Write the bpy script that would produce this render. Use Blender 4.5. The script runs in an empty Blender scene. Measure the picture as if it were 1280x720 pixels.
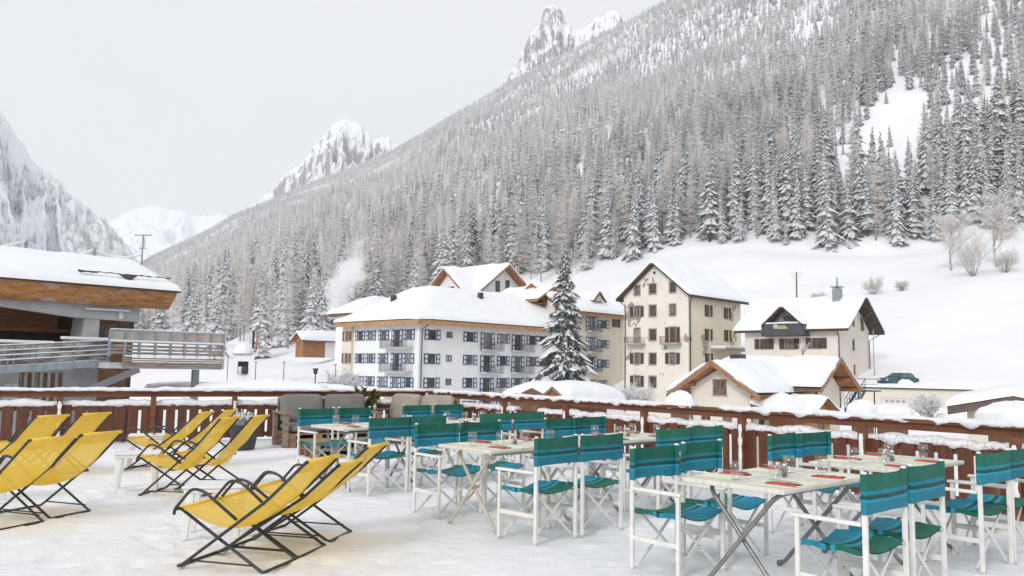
import bpy, bmesh, math, random
from mathutils import Vector, Matrix, noise
C = bpy.context.scene.collection
rad = math.radians
rng = random.Random(7)
# ------------------------------------------------------------------ camera model (measured from the photograph)
FOC, EYE = 1020.0, 1.42
PIT, ROL = math.atan(102/FOC), rad(0.92)
cp, sp, cr, sr = math.cos(PIT), math.sin(PIT), math.cos(ROL), math.sin(ROL)
FW = Vector((0, cp, sp)); UP0 = Vector((0, -sp, cp)); X0 = Vector((1, 0, 0))
RT = cr*X0 + sr*UP0; UP = -sr*X0 + cr*UP0
def ray(u, v): return FW + RT*((u-640)/FOC) + UP*((360-v)/FOC)
def G(u, v, z=0.0):
    d = ray(u, v); t = (z-EYE)/d.z
    return Vector((d.x*t, d.y*t, z))
def at(u, v, Y):
    d = ray(u, v); t = Y/d.y
    return Vector((d.x*t, Y, EYE+d.z*t))
def proj(p):
    q = Vector(p)-Vector((0, 0, EYE)); w = q.dot(FW)
    return (640+FOC*q.dot(RT)/w, 360-FOC*q.dot(UP)/w)
cam = bpy.data.cameras.new('camera'); cam.sensor_width = 36; cam.lens = FOC/1280*36
cam.clip_start = 0.05; cam.clip_end = 30000
camo = bpy.data.objects.new('camera', cam); C.objects.link(camo)
m = Matrix((RT, UP, -FW)).transposed().to_4x4(); m.translation = (0, 0, EYE)
camo.matrix_world = m
bpy.context.scene.camera = camo

# ------------------------------------------------------------------ materials
def newmat(name):
    m = bpy.data.materials.new(name); m.use_nodes = True
    nt = m.node_tree; b = nt.nodes['Principled BSDF']
    return m, nt, b
def link(nt, a, b): nt.links.new(a, b)
def node(nt, t, **kw):
    n = nt.nodes.new(t)
    for k, v in kw.items():
        if hasattr(n, k): setattr(n, k, v)
        else: n.inputs[k].default_value = v
    return n
def ramp(nt, fac, stops, interp='LINEAR'):
    r = nt.nodes.new('ShaderNodeValToRGB'); r.color_ramp.interpolation = interp
    el = r.color_ramp.elements
    while len(el) > 1: el.remove(el[-1])
    el[0].position, el[0].color = stops[0][0], (*stops[0][1], 1)
    for p, c in stops[1:]:
        e = el.new(p); e.color = (*c, 1)
    link(nt, fac, r.inputs[0]); return r.outputs[0]
def coords(nt, kind='Object', scale=(1, 1, 1)):
    t = nt.nodes.new('ShaderNodeTexCoord'); mp = nt.nodes.new('ShaderNodeMapping')
    mp.inputs['Scale'].default_value = scale
    link(nt, t.outputs[kind], mp.inputs[0]); return mp.outputs[0]
def noise_tex(nt, vec, scale, detail=4, rough=.55):
    n = nt.nodes.new('ShaderNodeTexNoise'); n.inputs['Scale'].default_value = scale
    n.inputs['Detail'].default_value = detail; n.inputs['Roughness'].default_value = rough
    if vec is not None: link(nt, vec, n.inputs['Vector'])
    return n.outputs[0]
def mix(nt, fac, a, b):
    n = nt.nodes.new('ShaderNodeMix'); n.data_type = 'RGBA'
    if isinstance(fac, float): n.inputs[0].default_value = fac
    else: link(nt, fac, n.inputs[0])
    for k, v in ((6, a), (7, b)):
        if isinstance(v, tuple): n.inputs[k].default_value = (*v, 1)
        else: link(nt, v, n.inputs[k])
    return n.outputs[2]
def bump(nt, b, h, strength=.3, dist=.01):
    n = nt.nodes.new('ShaderNodeBump'); n.inputs['Strength'].default_value = strength; n.inputs['Distance'].default_value = dist
    link(nt, h, n.inputs['Height']); link(nt, n.outputs[0], b.inputs['Normal'])
def mat(name, c1, c2=None, scale=6, rough=.6, bumps=0.0, bscale=None, stretch=(1, 1, 1), metal=0, lo=.35, hi=.65, detail=5, bdist=.01):
    m, nt, b = newmat(name); b.inputs['Roughness'].default_value = rough; b.inputs['Metallic'].default_value = metal
    b.inputs['Base Color'].default_value = (*c1, 1)
    if c2 or bumps:
        v = coords(nt, 'Object', stretch)
    if c2:
        link(nt, ramp(nt, noise_tex(nt, v, scale, detail), [(lo, c1), (hi, c2)]), b.inputs['Base Color'])
    if bumps: bump(nt, b, noise_tex(nt, v, bscale or scale*3, 5), bumps, bdist)
    return m
M = {}
M['snow'] = mat('snow', (.86, .87, .89), (.80, .815, .845), .35, .65, .35, 1.6, bdist=.15, detail=8)
M['roof_snow'] = mat('roof_snow', (.86, .87, .89), (.82, .83, .855), .6, .65, .3, 1.5, bdist=.12)
M['fence_snow'] = mat('fence_snow', (.86, .865, .88), (.74, .745, .77), 9, .6, .8, 28, bdist=.02)
M['rough_snow'] = mat('rough_snow', (.85, .85, .86), (.42, .38, .37), 26, .7, .9, 40, bdist=.02, lo=.5, hi=.72)
# the trampled terrace: packed snow with sandy scuffs
mm, nt, b = newmat('trampled_snow'); v = coords(nt, 'Object')
fine = noise_tex(nt, v, 7, 8, .65); big = noise_tex(nt, v, .55, 5, .6); mid = noise_tex(nt, coords(nt, 'Object', (1, 2.2, 1)), 2.2, 7, .65)
c = ramp(nt, mid, [(.28, (.74, .735, .75)), (.44, (.84, .845, .865)), (.7, (.88, .885, .905))])
c = mix(nt, ramp(nt, big, [(.52, (0, 0, 0)), (.70, (.15, .15, .15))]), c, (.74, .69, .64))
c = mix(nt, ramp(nt, fine, [(.62, (0, 0, 0)), (.78, (.5, .5, .5))]), c, (.5, .47, .45))
sc = noise_tex(nt, coords(nt, 'Object', (.9, 2.0, 1)), 4.2, 9, .75)
c = mix(nt, ramp(nt, sc, [(.64, (0, 0, 0)), (.76, (.32, .32, .32))]), c, (.46, .43, .42))
link(nt, c, b.inputs['Base Color']); b.inputs['Roughness'].default_value = .75
bump(nt, b, noise_tex(nt, v, 14, 9, .7), .7, .025); M['trample'] = mm
M['white_paint'] = mat('white_paint', (.80, .79, .76), (.70, .69, .65), 9, .45, .15, 60)
M['white_plastic'] = mat('white_plastic', (.78, .78, .78), (.72, .72, .72), 4, .4)
M['black_tube'] = mat('black_tube', (.018, .02, .022), (.035, .037, .04), 14, .4)
M['grey_tube'] = mat('grey_tube', (.20, .20, .205), (.28, .28, .28), 12, .4, metal=.5)
M['beige_tube'] = mat('beige_tube', (.48, .43, .34), (.56, .51, .42), 12, .45)
M['brace_metal'] = mat('brace_metal', (.66, .65, .63), (.5, .5, .5), 18, .4)
M['foot_rubber'] = mat('foot_rubber', (.12, .10, .09))
# yellow sling mesh: thin, a little see-through
mm, nt, b = newmat('yellow_sling'); v = coords(nt, 'Object')
link(nt, ramp(nt, noise_tex(nt, v, 5, 5), [(.3, (.89, .57, .06)), (.7, (.96, .70, .12))]), b.inputs['Base Color'])
b.inputs['Roughness'].default_value = .7; bump(nt, b, noise_tex(nt, coords(nt, 'Object', (1, .35, 1)), 16, 5, .7), .35, .012)
tl = nt.nodes.new('ShaderNodeBsdfTranslucent'); tl.inputs[0].default_value = (.9, .55, .06, 1)
tr = nt.nodes.new('ShaderNodeBsdfTransparent'); tr.inputs[0].default_value = (1, .9, .55, 1)
m1 = nt.nodes.new('ShaderNodeMixShader'); m1.inputs[0].default_value = .2
m2 = nt.nodes.new('ShaderNodeMixShader'); m2.inputs[0].default_value = .13
link(nt, b.outputs[0], m1.inputs[1]); link(nt, tl.outputs[0], m1.inputs[2])
link(nt, m1.outputs[0], m2.inputs[1]); link(nt, tr.outputs[0], m2.inputs[2])
link(nt, m2.outputs[0], nt.nodes['Material Output'].inputs[0]); M['yellow'] = mm
M['yellow_hem'] = mat('yellow_hem', (.82, .50, .05), (.90, .60, .08), 8, .7)
GRN, DGR, BLU, LBL = (.001, .118, .078), (.001, .062, .054), (.003, .185, .275), (.006, .265, .39)
def canvas(name, axis, stops):
    m, nt, b = newmat(name)
    t = nt.nodes.new('ShaderNodeTexCoord'); s = nt.nodes.new('ShaderNodeSeparateXYZ'); link(nt, t.outputs['Generated'], s.inputs[0])
    c = ramp(nt, s.outputs[axis], stops, 'CONSTANT')
    v = coords(nt, 'Object')
    c2 = mix(nt, ramp(nt, noise_tex(nt, v, 11, 5), [(.35, (0, 0, 0)), (.8, (.13, .13, .13))]), c, (.16, .26, .28))
    oi = nt.nodes.new('ShaderNodeObjectInfo'); hs_ = nt.nodes.new('ShaderNodeHueSaturation'); mr = nt.nodes.new('ShaderNodeMapRange'); link(nt, oi.outputs['Random'], mr.inputs[0]); mr.inputs[3].default_value = .84; mr.inputs[4].default_value = 1.15; link(nt, mr.outputs[0], hs_.inputs['Value']); link(nt, c2, hs_.inputs['Color']); c2 = hs_.outputs[0]
    link(nt, c2, b.inputs['Base Color']); b.inputs['Roughness'].default_value = .8
    bump(nt, b, noise_tex(nt, coords(nt, 'Object', (1, .5, 1.6)), 11, 5, .6), .8, .02); return m
M['canvas_back'] = canvas('striped_canvas_back', 2, [(0, BLU), (.30, LBL), (.37, DGR), (.48, BLU), (.58, GRN)])
M['canvas_seat'] = canvas('striped_canvas_seat', 0, [(0, GRN), (.42, LBL), (.49, DGR), (.56, LBL), (.63, BLU)])
# dining table tops: pale scrubbed boards
mm, nt, b = newmat('table_top'); v = coords(nt, 'Object', (9, 1.2, 1))
c = ramp(nt, noise_tex(nt, v, 3, 8, .7), [(.3, (.52, .49, .41)), (.5, (.68, .66, .58)), (.7, (.76, .745, .69))])
link(nt, c, b.inputs['Base Color']); b.inputs['Roughness'].default_value = .35
bump(nt, b, noise_tex(nt, v, 10, 4), .15, .003); M['table_top'] = mm
mm, nt, b = newmat('striped_placemat')
t = nt.nodes.new('ShaderNodeTexCoord'); s = nt.nodes.new('ShaderNodeSeparateXYZ'); link(nt, t.outputs['Generated'], s.inputs[0])
W, LG, DG = (.78, .79, .73), (.62, .72, .40), (.40, .56, .24)
link(nt, ramp(nt, s.outputs[1], [(0, LG), (.13, W), (.24, DG), (.28, W), (.40, LG), (.52, W), (.66, LG), (.72, W), (.80, DG), (.84, LG), (.93, W)], 'CONSTANT'), b.inputs['Base Color']); b.inputs['Roughness'].default_value = .7
M['placemat'] = mm
M['napkin'] = mat('red_napkin', (.42, .05, .06), (.55, .11, .12), 20, .8, .5, 60)
M['steel'] = mat('cutlery_steel', (.55, .55, .56), None, rough=.22, metal=1)
mm, nt, b = newmat('clear_glass'); nt.nodes.remove(b)
tr = nt.nodes.new('ShaderNodeBsdfTransparent'); tr.inputs[0].default_value = (.985, .99, .99, 1); gl = nt.nodes.new('ShaderNodeBsdfGlossy'); gl.inputs['Roughness'].default_value = .03
fr = nt.nodes.new('ShaderNodeLayerWeight'); fr.inputs[0].default_value = .22; ms = nt.nodes.new('ShaderNodeMixShader')
link(nt, ramp(nt, fr.outputs[1], [(.0, (.05, .05, .05)), (.55, (.18, .18, .18)), (1, (.92, .92, .92))]), ms.inputs[0]); link(nt, tr.outputs[0], ms.inputs[1]); link(nt, gl.outputs[0], ms.inputs[2]); link(nt, ms.outputs[0], nt.nodes['Material Output'].inputs[0]); M['glass'] = mm
M['salt'] = mat('salt_grains', (.82, .81, .78), (.74, .72, .70), 200)
M['pepper'] = mat('pepper_grains', (.10, .08, .06), (.25, .2, .15), 300)
M['fence_brown'] = mat('fence_brown', (.075, .022, .010), (.135, .042, .018), 3, .55, .35, 30, (8, 8, .6), bdist=.004)
M['rail_brown'] = mat('rail_brown', (.115, .038, .014), (.19, .065, .024), 2, .5, .3, 24, (1, 1, 6), bdist=.004)
M['pallet'] = mat('weathered_pallet', (.17, .125, .09), (.30, .24, .18), 4, .8, .5, 20, (1, 7, 7), bdist=.006)
M['pallet_block'] = mat('pallet_block', (.26, .12, .05), (.36, .19, .09), 8, .8, .4, 20)
M['grey_cushion'] = mat('grey_cushion', (.165, .155, .145), (.22, .21, .195), 2.4, .9, .5, 9, bdist=.02)
M['beige_cushion'] = mat('beige_cushion', (.30, .26, .22), (.37, .325, .275), 2.4, .9, .5, 9, bdist=.02)
M['planter'] = mat('planter_grey', (.035, .037, .04), (.06, .06, .065), 8, .6)

# ------------------------------------------------------------------ mesh builder
class MB:
    def __init__(s): s.v = []; s.f = []; s.m = []; s.sm = []
    def add(s, vs, fs, mi=0, smooth=False):
        o = len(s.v); s.v += [tuple(v) for v in vs]
        for f in fs: s.f.append([i+o for i in f]); s.m.append(mi); s.sm.append(smooth)
        return s
    def frame(s, c, ax, ay, az, hx, hy, hz, mi=0):
        c, ax, ay, az = Vector(c), Vector(ax), Vector(ay), Vector(az)
        vs = [c+ax*hx*i+ay*hy*j+az*hz*k for k in (-1, 1) for j in (-1, 1) for i in (-1, 1)]
        return s.add(vs, [(0, 2, 3, 1), (4, 5, 7, 6), (0, 1, 5, 4), (2, 6, 7, 3), (0, 4, 6, 2), (1, 3, 7, 5)], mi)
    def box(s, x0, x1, y0, y1, z0, z1, mi=0):
        return s.frame(((x0+x1)/2, (y0+y1)/2, (z0+z1)/2), (1, 0, 0), (0, 1, 0), (0, 0, 1), (x1-x0)/2, (y1-y0)/2, (z1-z0)/2, mi)
    def bar(s, p, q, w, h, up=(0, 0, 1), mi=0):
        p, q = Vector(p), Vector(q); d = (q-p); L = d.length; d.normalize(); up = Vector(up)
        if abs(d.dot(up)) > .98: up = Vector((1, 0, 0))
        side = d.cross(up).normalized(); u = side.cross(d)
        return s.frame((p+q)/2, d, side, u, L/2, w/2, h/2, mi)
    def tube(s, pts, r, seg=8, mi=0, closed=False, r1=None):
        pts = [Vector(p) for p in pts]; n = len(pts); vs = []; fs = []
        side = None
        for i, p in enumerate(pts):
            a = pts[max(i-1, 0)]; bb = pts[min(i+1, n-1)]; d = (bb-a).normalized()
            if side is None: side = d.orthogonal().normalized()
            side = (side-d*side.dot(d)).normalized(); u = d.cross(side)
            rr = r if r1 is None else r+(r1-r)*i/(n-1)
            for k in range(seg):
                t = 2*math.pi*k/seg; vs.append(p+side*math.cos(t)*rr+u*math.sin(t)*rr)
        for i in range(n-1):
            for k in range(seg):
                fs.append((i*seg+k, i*seg+(k+1) % seg, (i+1)*seg+(k+1) % seg, (i+1)*seg+k))
        s.add(vs, fs, mi, True)
        o = len(s.v)-len(vs)
        s.f.append([o+k for k in range(seg)][::-1]); s.m.append(mi); s.sm.append(False)
        s.f.append([o+(n-1)*seg+k for k in range(seg)]); s.m.append(mi); s.sm.append(False)
        return s
    def lathe(s, prof, c=(0, 0, 0), seg=16, mi=0):
        vs = []; fs = []
        for r, z in prof:
            for k in range(seg):
                t = 2*math.pi*k/seg; vs.append((c[0]+r*math.cos(t), c[1]+r*math.sin(t), c[2]+z))
        for i in range(len(prof)-1):
            for k in range(seg):
                fs.append((i*seg+k, i*seg+(k+1) % seg, (i+1)*seg+(k+1) % seg, (i+1)*seg+k))
        return s.add(vs, fs, mi, True)
    def grid(s, fn, nu, nv, mi=0, smooth=True, flip=False):
        vs = [fn(i/nu, j/nv) for j in range(nv+1) for i in range(nu+1)]
        fs = []
        for j in range(nv):
            for i in range(nu):
                a = j*(nu+1)+i; q = (a, a+1, a+nu+2, a+nu+1)
                fs.append(q[::-1] if flip else q)
        return s.add(vs, fs, mi, smooth)
    def poly(s, vs, mi=0): return s.add(vs, [tuple(range(len(vs)))], mi)
    def build(s, name, mats, parent=None, off=None, bevel=0, weld=0):
        me = bpy.data.meshes.new(name)
        vs = s.v if off is None else [(a-off[0], b-off[1], c-off[2]) for a, b, c in s.v]
        me.from_pydata(vs, [], s.f)
        for mt in (mats if isinstance(mats, (list, tuple)) else [mats]): me.materials.append(mt if not isinstance(mt, str) else M[mt])
        me.polygons.foreach_set('material_index', s.m); me.polygons.foreach_set('use_smooth', s.sm)
        me.update()
        o = bpy.data.objects.new(name, me); C.objects.link(o)
        if parent is not None: o.parent = parent
        if weld:
            bm = bmesh.new(); bm.from_mesh(me); bmesh.ops.remove_doubles(bm, verts=bm.verts, dist=weld); bm.to_mesh(me); bm.free()
        if bevel:
            md = o.modifiers.new('bevel', 'BEVEL'); md.width = bevel; md.segments = 2; md.limit_method = 'ANGLE'
        return o
def tag(o, label=None, cat=None, group=None, kind=None):
    if label: o['label'] = label
    if cat: o['category'] = cat
    if group: o['group'] = group
    if kind: o['kind'] = kind
    return o
def empty(name, loc=(0, 0, 0), rz=0.0, label=None, cat=None, group=None):
    o = bpy.data.objects.new(name, None); C.objects.link(o); o.location = loc; o.rotation_euler = (0, 0, rz); o.empty_display_size = .2
    return tag(o, label, cat, group)
def copy_tree(o, parent=None):
    kids = KIDS.get(o.name)
    if kids is None: kids = KIDS[o.name] = list(o.children)
    c = o.copy(); C.objects.link(c)
    if parent is not None: c.parent = parent
    for ch in kids: copy_tree(ch, c)
    return c
KIDS = {}
def fb(x, y, z=0.0, o=4): return noise.fractal(Vector((x, y, z)), 1.0, 2.0, o)
def arc(pts, r=.06, n=5):
    """round the inner corners of a polyline"""
    P = [Vector(p) for p in pts]; out = [P[0]]
    for i in range(1, len(P)-1):
        a, b, c = P[i-1], P[i], P[i+1]
        d1 = (a-b); d2 = (c-b); k = min(r, d1.length*.45, d2.length*.45)
        p0 = b+d1.normalized()*k; p1 = b+d2.normalized()*k
        for j in range(n+1):
            t = j/n; out.append(p0*(1-t)**2+b*2*t*(1-t)+p1*t*t)
    out.append(P[-1]); return out
# ------------------------------------------------------------------ terrace floor
PR = random.Random(14); PRINT = {}
def add_print(x, y, a):
    for i in range(-1, 2):
        for j in range(-1, 2): PRINT.setdefault((int(x*2)+i, int(y*2)+j), []).append((x, y, math.cos(a), math.sin(a), PR.uniform(.012, .024)))
for _ in range(70):                                             # people have walked between the tables and the deckchairs
    x, y, a = PR.uniform(-6, 5), PR.uniform(3.5, 14), PR.uniform(0, 6.28)
    for k_ in range(PR.randint(6, 16)):
        sd = (k_ % 2)*2-1; add_print(x-math.sin(a)*.1*sd, y+math.cos(a)*.1*sd, a+.15*sd); x += math.cos(a)*.62; y += math.sin(a)*.62; a += PR.gauss(0, .16)
def hfloor(x, y):
    z = .012*fb(x*.9, y*.9)+.007*fb(x*3.1, y*3.1, 4)+.005*fb(x*9, y*9, 9, 3)
    for px_, py_, ca_, sa_, dp in PRINT.get((int(x*2), int(y*2)), ()):
        e = ((x-px_)*ca_+(y-py_)*sa_)/.155; g = (-(x-px_)*sa_+(y-py_)*ca_)/.065; d = e*e+g*g
        if d < 1: z -= dp*(1-d*d)
        elif d < 2.2: z += dp*.35*(2.2-d)*(d-1)
    return z
f = MB()
FX0, FX1, FY0, FY1 = -16, 12, -6, 20
POLY = [(-16, 10.1), (-1.75, 17.55), (10.2, 1.4)]        # fence line, left part then right part
def inside(x, y):
    a, bb, c = POLY
    l1 = (bb[0]-a[0])*(y-a[1])-(bb[1]-a[1])*(x-a[0]); l2 = (c[0]-bb[0])*(y-bb[1])-(c[1]-bb[1])*(x-bb[0])
    return l1 < 14*.35 and l2 < 20*.3
nx, ny = 640, 600
vs = []; idx = {}; fs = []
for j in range(ny+1):
    for i in range(nx+1):
        x = FX0+(FX1-FX0)*i/nx; y = FY0+(FY1-FY0)*j/ny
        if inside(x, y): idx[i, j] = len(vs); vs.append((x, y, hfloor(x, y)-.006))
for j in range(ny):
    for i in range(nx):
        q = [(i, j), (i+1, j), (i+1, j+1), (i, j+1)]
        if all(k in idx for k in q): fs.append([idx[k] for k in q])
f.add(vs, fs, 0, True)
tag(f.build('terrace_floor', 'trample'), kind='structure')
g = MB()
a, bb, c = [Vector((p[0], p[1], 0)) for p in POLY]
for (p, q) in ((a, bb), (bb, c)):
    n = Vector(((q-p).y, -(q-p).x, 0)).normalized()
    p2, q2 = p-n*.3, q-n*.3
    g.poly([p2+Vector((0, 0, -.05)), q2+Vector((0, 0, -.05)), q2+Vector((0, 0, -6)), p2+Vector((0, 0, -6))])
tag(g.build('terrace_wall', mat('terrace_concrete', (.42, .40, .37), (.5, .48, .45), 2)), 'plain wall under the snowy terrace edge', 'wall', kind='structure')

# ------------------------------------------------------------------ folding canvas chairs
E1 = Vector((math.cos(rad(42)), math.sin(rad(42)), 0)); E2 = Vector((E1.y, -E1.x, 0))
def make_chair():
    r = empty('folding_chair')
    for sy in (-1, 1):
        b = MB(); b.box(-.225, -.195, sy*.255-.012, sy*.255+.012, .012, .872)
        lg = b.build('leg', 'white_paint', r, bevel=.004)
        k = MB(); k.lathe([(.002, .882), (.014, .880), (.018, .872), (.018, .866), (.002, .864)], (-.21, sy*.255, 0), 10); k.build('end_cap', 'white_plastic', lg)
        k = MB(); k.box(-.229, -.191, sy*.255-.016, sy*.255+.016, 0, .022); k.build('foot', 'brace_metal', lg, bevel=.004)
        b = MB(); b.box(.195, .225, sy*.255-.012, sy*.255+.012, .012, .572)
        lg = b.build('leg', 'white_paint', r, bevel=.004)
        k = MB(); k.box(.191, .229, sy*.255-.016, sy*.255+.016, 0, .022); k.build('foot', 'brace_metal', lg, bevel=.004)
        b = MB(); b.box(-.193, .245, sy*.255-.024, sy*.255+.024, .572, .594); b.build('armrest', 'white_paint', r, bevel=.006)
        b = MB(); b.box(-.194, .194, sy*.255-.009, sy*.255+.009, .215, .25); b.build('stretcher', 'white_paint', r, bevel=.003)
        b = MB(); b.tube([(-.215, sy*.235, .425), (.215, sy*.235, .425)], .010, 8); b.build('seat_rail', 'brace_metal', r)
    for sx in (-1, 1):
        b = MB(); x = sx*.178
        b.bar((x, -.238, .03), (x, .232, .42), .022, .012, (1, 0, 0)); b.build('cross_brace', 'white_paint', r, bevel=.002)
        b = MB(); x = sx*.163
        b.bar((x, .238, .03), (x, -.232, .42), .022, .012, (1, 0, 0)); b.build('cross_brace', 'white_paint', r, bevel=.002)
    b = MB()
    def back(u, v, d):
        y = -.262+.524*u; z = .640+.228*v
        bul = -.022*(1-(2*u-1)**2)*(.4+.6*math.sin(v*3.1))
        return (-.226+bul+d+.003*math.sin(u*17+v*5), y, z-.006*(1-(2*u-1)**2)*(v > .5)+.006*(1-(2*u-1)**2)*(v < .5))
    b.grid(lambda u, v: back(u, v, -.003), 14, 6); b.grid(lambda u, v: back(u, v, .003), 14, 6, flip=True)
    for sy in (-1, 1):                                          # sleeves round the posts
        b.grid(lambda u, v: (-.21+.022*math.cos(2*math.pi*u), sy*.255+.018*math.sin(2*math.pi*u), .640+.228*v), 10, 2, flip=True)
    b.build('backrest', 'canvas_back', r)
    b = MB()
    def seat(u, v, d):
        x = -.205+.43*u; y = -.245+.49*v; c = 1-(2*v-1)**2
        return (x, y*(1-.0*c), .440-.035*c+.008*math.sin(u*9+v*4)*c-.012*(abs(2*u-1)**6)*c+d)
    b.grid(lambda u, v: seat(u, v, .003), 12, 12); b.grid(lambda u, v: seat(u, v, -.003), 12, 12, flip=True)
    for sy in (0, 1):                                           # hems hanging over the side rails
        b.grid(lambda u, v: (-.205+.43*u, (-.247 if sy == 0 else .247), .443-.035*v-.006*math.sin(u*14)), 12, 2, flip=sy == 0)
    b.build('seat', 'canvas_seat', r)
    return r
PAIRS = {'T1L1': (1.10, 6.25), 'T1L2': (1.57, 6.75), 'T1R1': (2.22, 4.91), 'T1R2': (2.70, 5.37),
 'T2L1': (2.56, 7.72), 'T2L2': (2.98, 8.07), 'T2R1': (3.67, 6.28), 'T2R2': (4.10, 6.66),
 'T3L1': (-.74, 8.44), 'T3L2': (-.31, 8.87), 'T3R1': (.40, 7.02), 'T3R2': (.83, 7.41),
 'T4L1': (.59, 9.73), 'T4L2': (.99, 10.12), 'T4R1': (1.65, 8.33), 'T4R2': (2.09, 8.78),
 'T5L1': (-2.60, 11.10), 'T5L2': (-2.17, 11.52), 'T5R1': (-1.37, 9.40), 'T5R2': (-.97, 9.78),
 'T6L1': (-1.42, 12.60), 'T6L2': (-.97, 13.02), 'T6R1': (-.18, 10.62), 'T6R2': (.26, 11.05)}
TN = {'T1': 'the nearest dining table', 'T2': 'the railing-side table at far right', 'T3': 'the middle table of the front row',
      'T4': 'the middle table along the railing', 'T5': 'the far table beside the pallet sofa', 'T6': 'the far corner table by the railing'}
SEAT = {'L1': 'left near', 'L2': 'left far', 'R1': 'right near', 'R2': 'right far'}
chair0 = make_chair(); first = True
jit = random.Random(3)
for k, (x, y) in PAIRS.items():
    o = chair0 if first else copy_tree(chair0); first = False
    ang = 42+jit.uniform(-4, 4)
    face = rad(ang-90) if k[2] == 'L' else rad(ang+90)
    d = Vector((math.cos(face), math.sin(face), 0))
    p = Vector((x, y, 0))+d*.21
    o.location = (p.x, p.y, -.010); o.rotation_euler = (0, 0, face)
    tag(o, 'striped canvas chair, %s seat at %s' % (SEAT[k[2:]], TN[k[:2]]), 'chair', 'striped canvas chairs around the dining tables')

# ------------------------------------------------------------------ dining tables (x = short side, y = long side)
TZ = .72
def make_table(legmat):
    r = empty('dining_table')
    b = MB(); n = 5
    b.box(-.375, .375, -.60, .60, TZ-.030, TZ); b.build('tabletop', 'table_top', r, bevel=.007)
    for sgn, w in ((1, .50), (-1, .455)):
        b = MB()
        pts = [(-sgn*.31, -w, .016), (-sgn*.27, -w, .03), (sgn*.27, -w, .672), (sgn*.27, w, .672), (-sgn*.27, w, .03), (-sgn*.31, w, .016)]
        b.tube(arc(pts, .10, 6), .0155, 10)
        for sy in (-1, 1):
            b.tube([(-sgn*.318, sy*w, .017), (-sgn*.29, sy*w, .022)], .021, 8)
        b.build('leg_frame', legmat, r)
    b = MB()
    for sx in (-1, 1): b.box(sx*.27-.02, sx*.27+.02, -.40, .40, .687, TZ-.0305)
    b.build('support_batten', 'grey_tube', r)
    return r
tabs = {'T1': (1.86, 5.70, 'grey_tube'), 'T2': (3.12, 6.83, 'grey_tube'), 'T3': (.03, 7.83, 'beige_tube'), 'T4': (1.26, 8.97, 'grey_tube'),
        'T5': (-1.71, 10.10, 'grey_tube'), 'T6': (-.50, 11.30, 'beige_tube')}
proto = {}
glass0 = mat0 = nap0 = salt0 = None
def make_glass():
    r = empty('drinking_glass')
    b = MB(); b.lathe([(.001, .001), (.030, .001), (.033, .006), (.0405, .045), (.0415, .07), (.0385, .118), (.0372, .1185), (.0395, .07), (.0385, .045), (.031, .012), (.001, .010)], seg=20)
    o = b.build('drinking_glass', 'glass'); bpy.data.objects.remove(r); return o
def make_mat():
    b = MB(); b.box(-.15, .15, -.205, .205, 0, .002); return b.build('placemat', 'placemat')
def make_napkin():
    r = empty('folded_napkin'); b = MB()
    b.grid(lambda u, v: (-.10+.20*u+.02*math.sin(v*3), -.05+.10*v, .004+.012*math.sin(math.pi*u)**.5*(.35+.65*v)+.002*math.sin(u*19)), 10, 6)
    b.grid(lambda u, v: (-.10+.20*u+.02*math.sin(v*3), -.05+.10*v, .0005), 10, 2, flip=True)
    for v0 in (0, 1):
        b.grid(lambda u, w: (-.10+.20*u+.02*math.sin(v0*3), -.05+.10*v0, w*(.004+.012*math.sin(math.pi*u)**.5*(.35+.65*v0)+.002*math.sin(u*19))), 10, 1, flip=v0 == 1)
    b.build('cloth', 'napkin', r)
    for i, dy in enumerate((-.014, .012)):
        k = MB(); k.bar((-.10, dy, .020), (.03, dy, .023), .008, .002); k.bar((.03, dy, .023), (.105, dy, .020), .020 if i else .014, .002)
        k.build('fork' if i else 'knife', 'steel', r, bevel=.002)
    return r
def make_shaker(fill):
    r = empty('salt_shaker' if fill == 'salt' else 'pepper_shaker')
    b = MB(); b.lathe([(.001, 0), (.020, 0), (.021, .004), (.017, .07), (.016, .07), (.019, .004), (.001, .003)], seg=14); b.build('body', 'glass', r)
    b = MB(); b.lathe([(.001, .0035), (.0185, .0035), (.0172, .042), (.001, .042)], seg=14); b.build('filling', fill, r)
    b = MB(); b.lathe([(.0175, .066), (.0185, .068), (.018, .085), (.010, .093), (.001, .094)], seg=14); b.build('lid', 'steel', r)
    return r
glass0, mat0, nap0 = make_glass(), make_mat(), make_napkin(); sh = {'salt': make_shaker('salt'), 'pepper': make_shaker('pepper')}
used = set()
def inst(o):
    if o.name in used: return copy_tree(o)
    used.add(o.name); return o
first = {}
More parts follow.
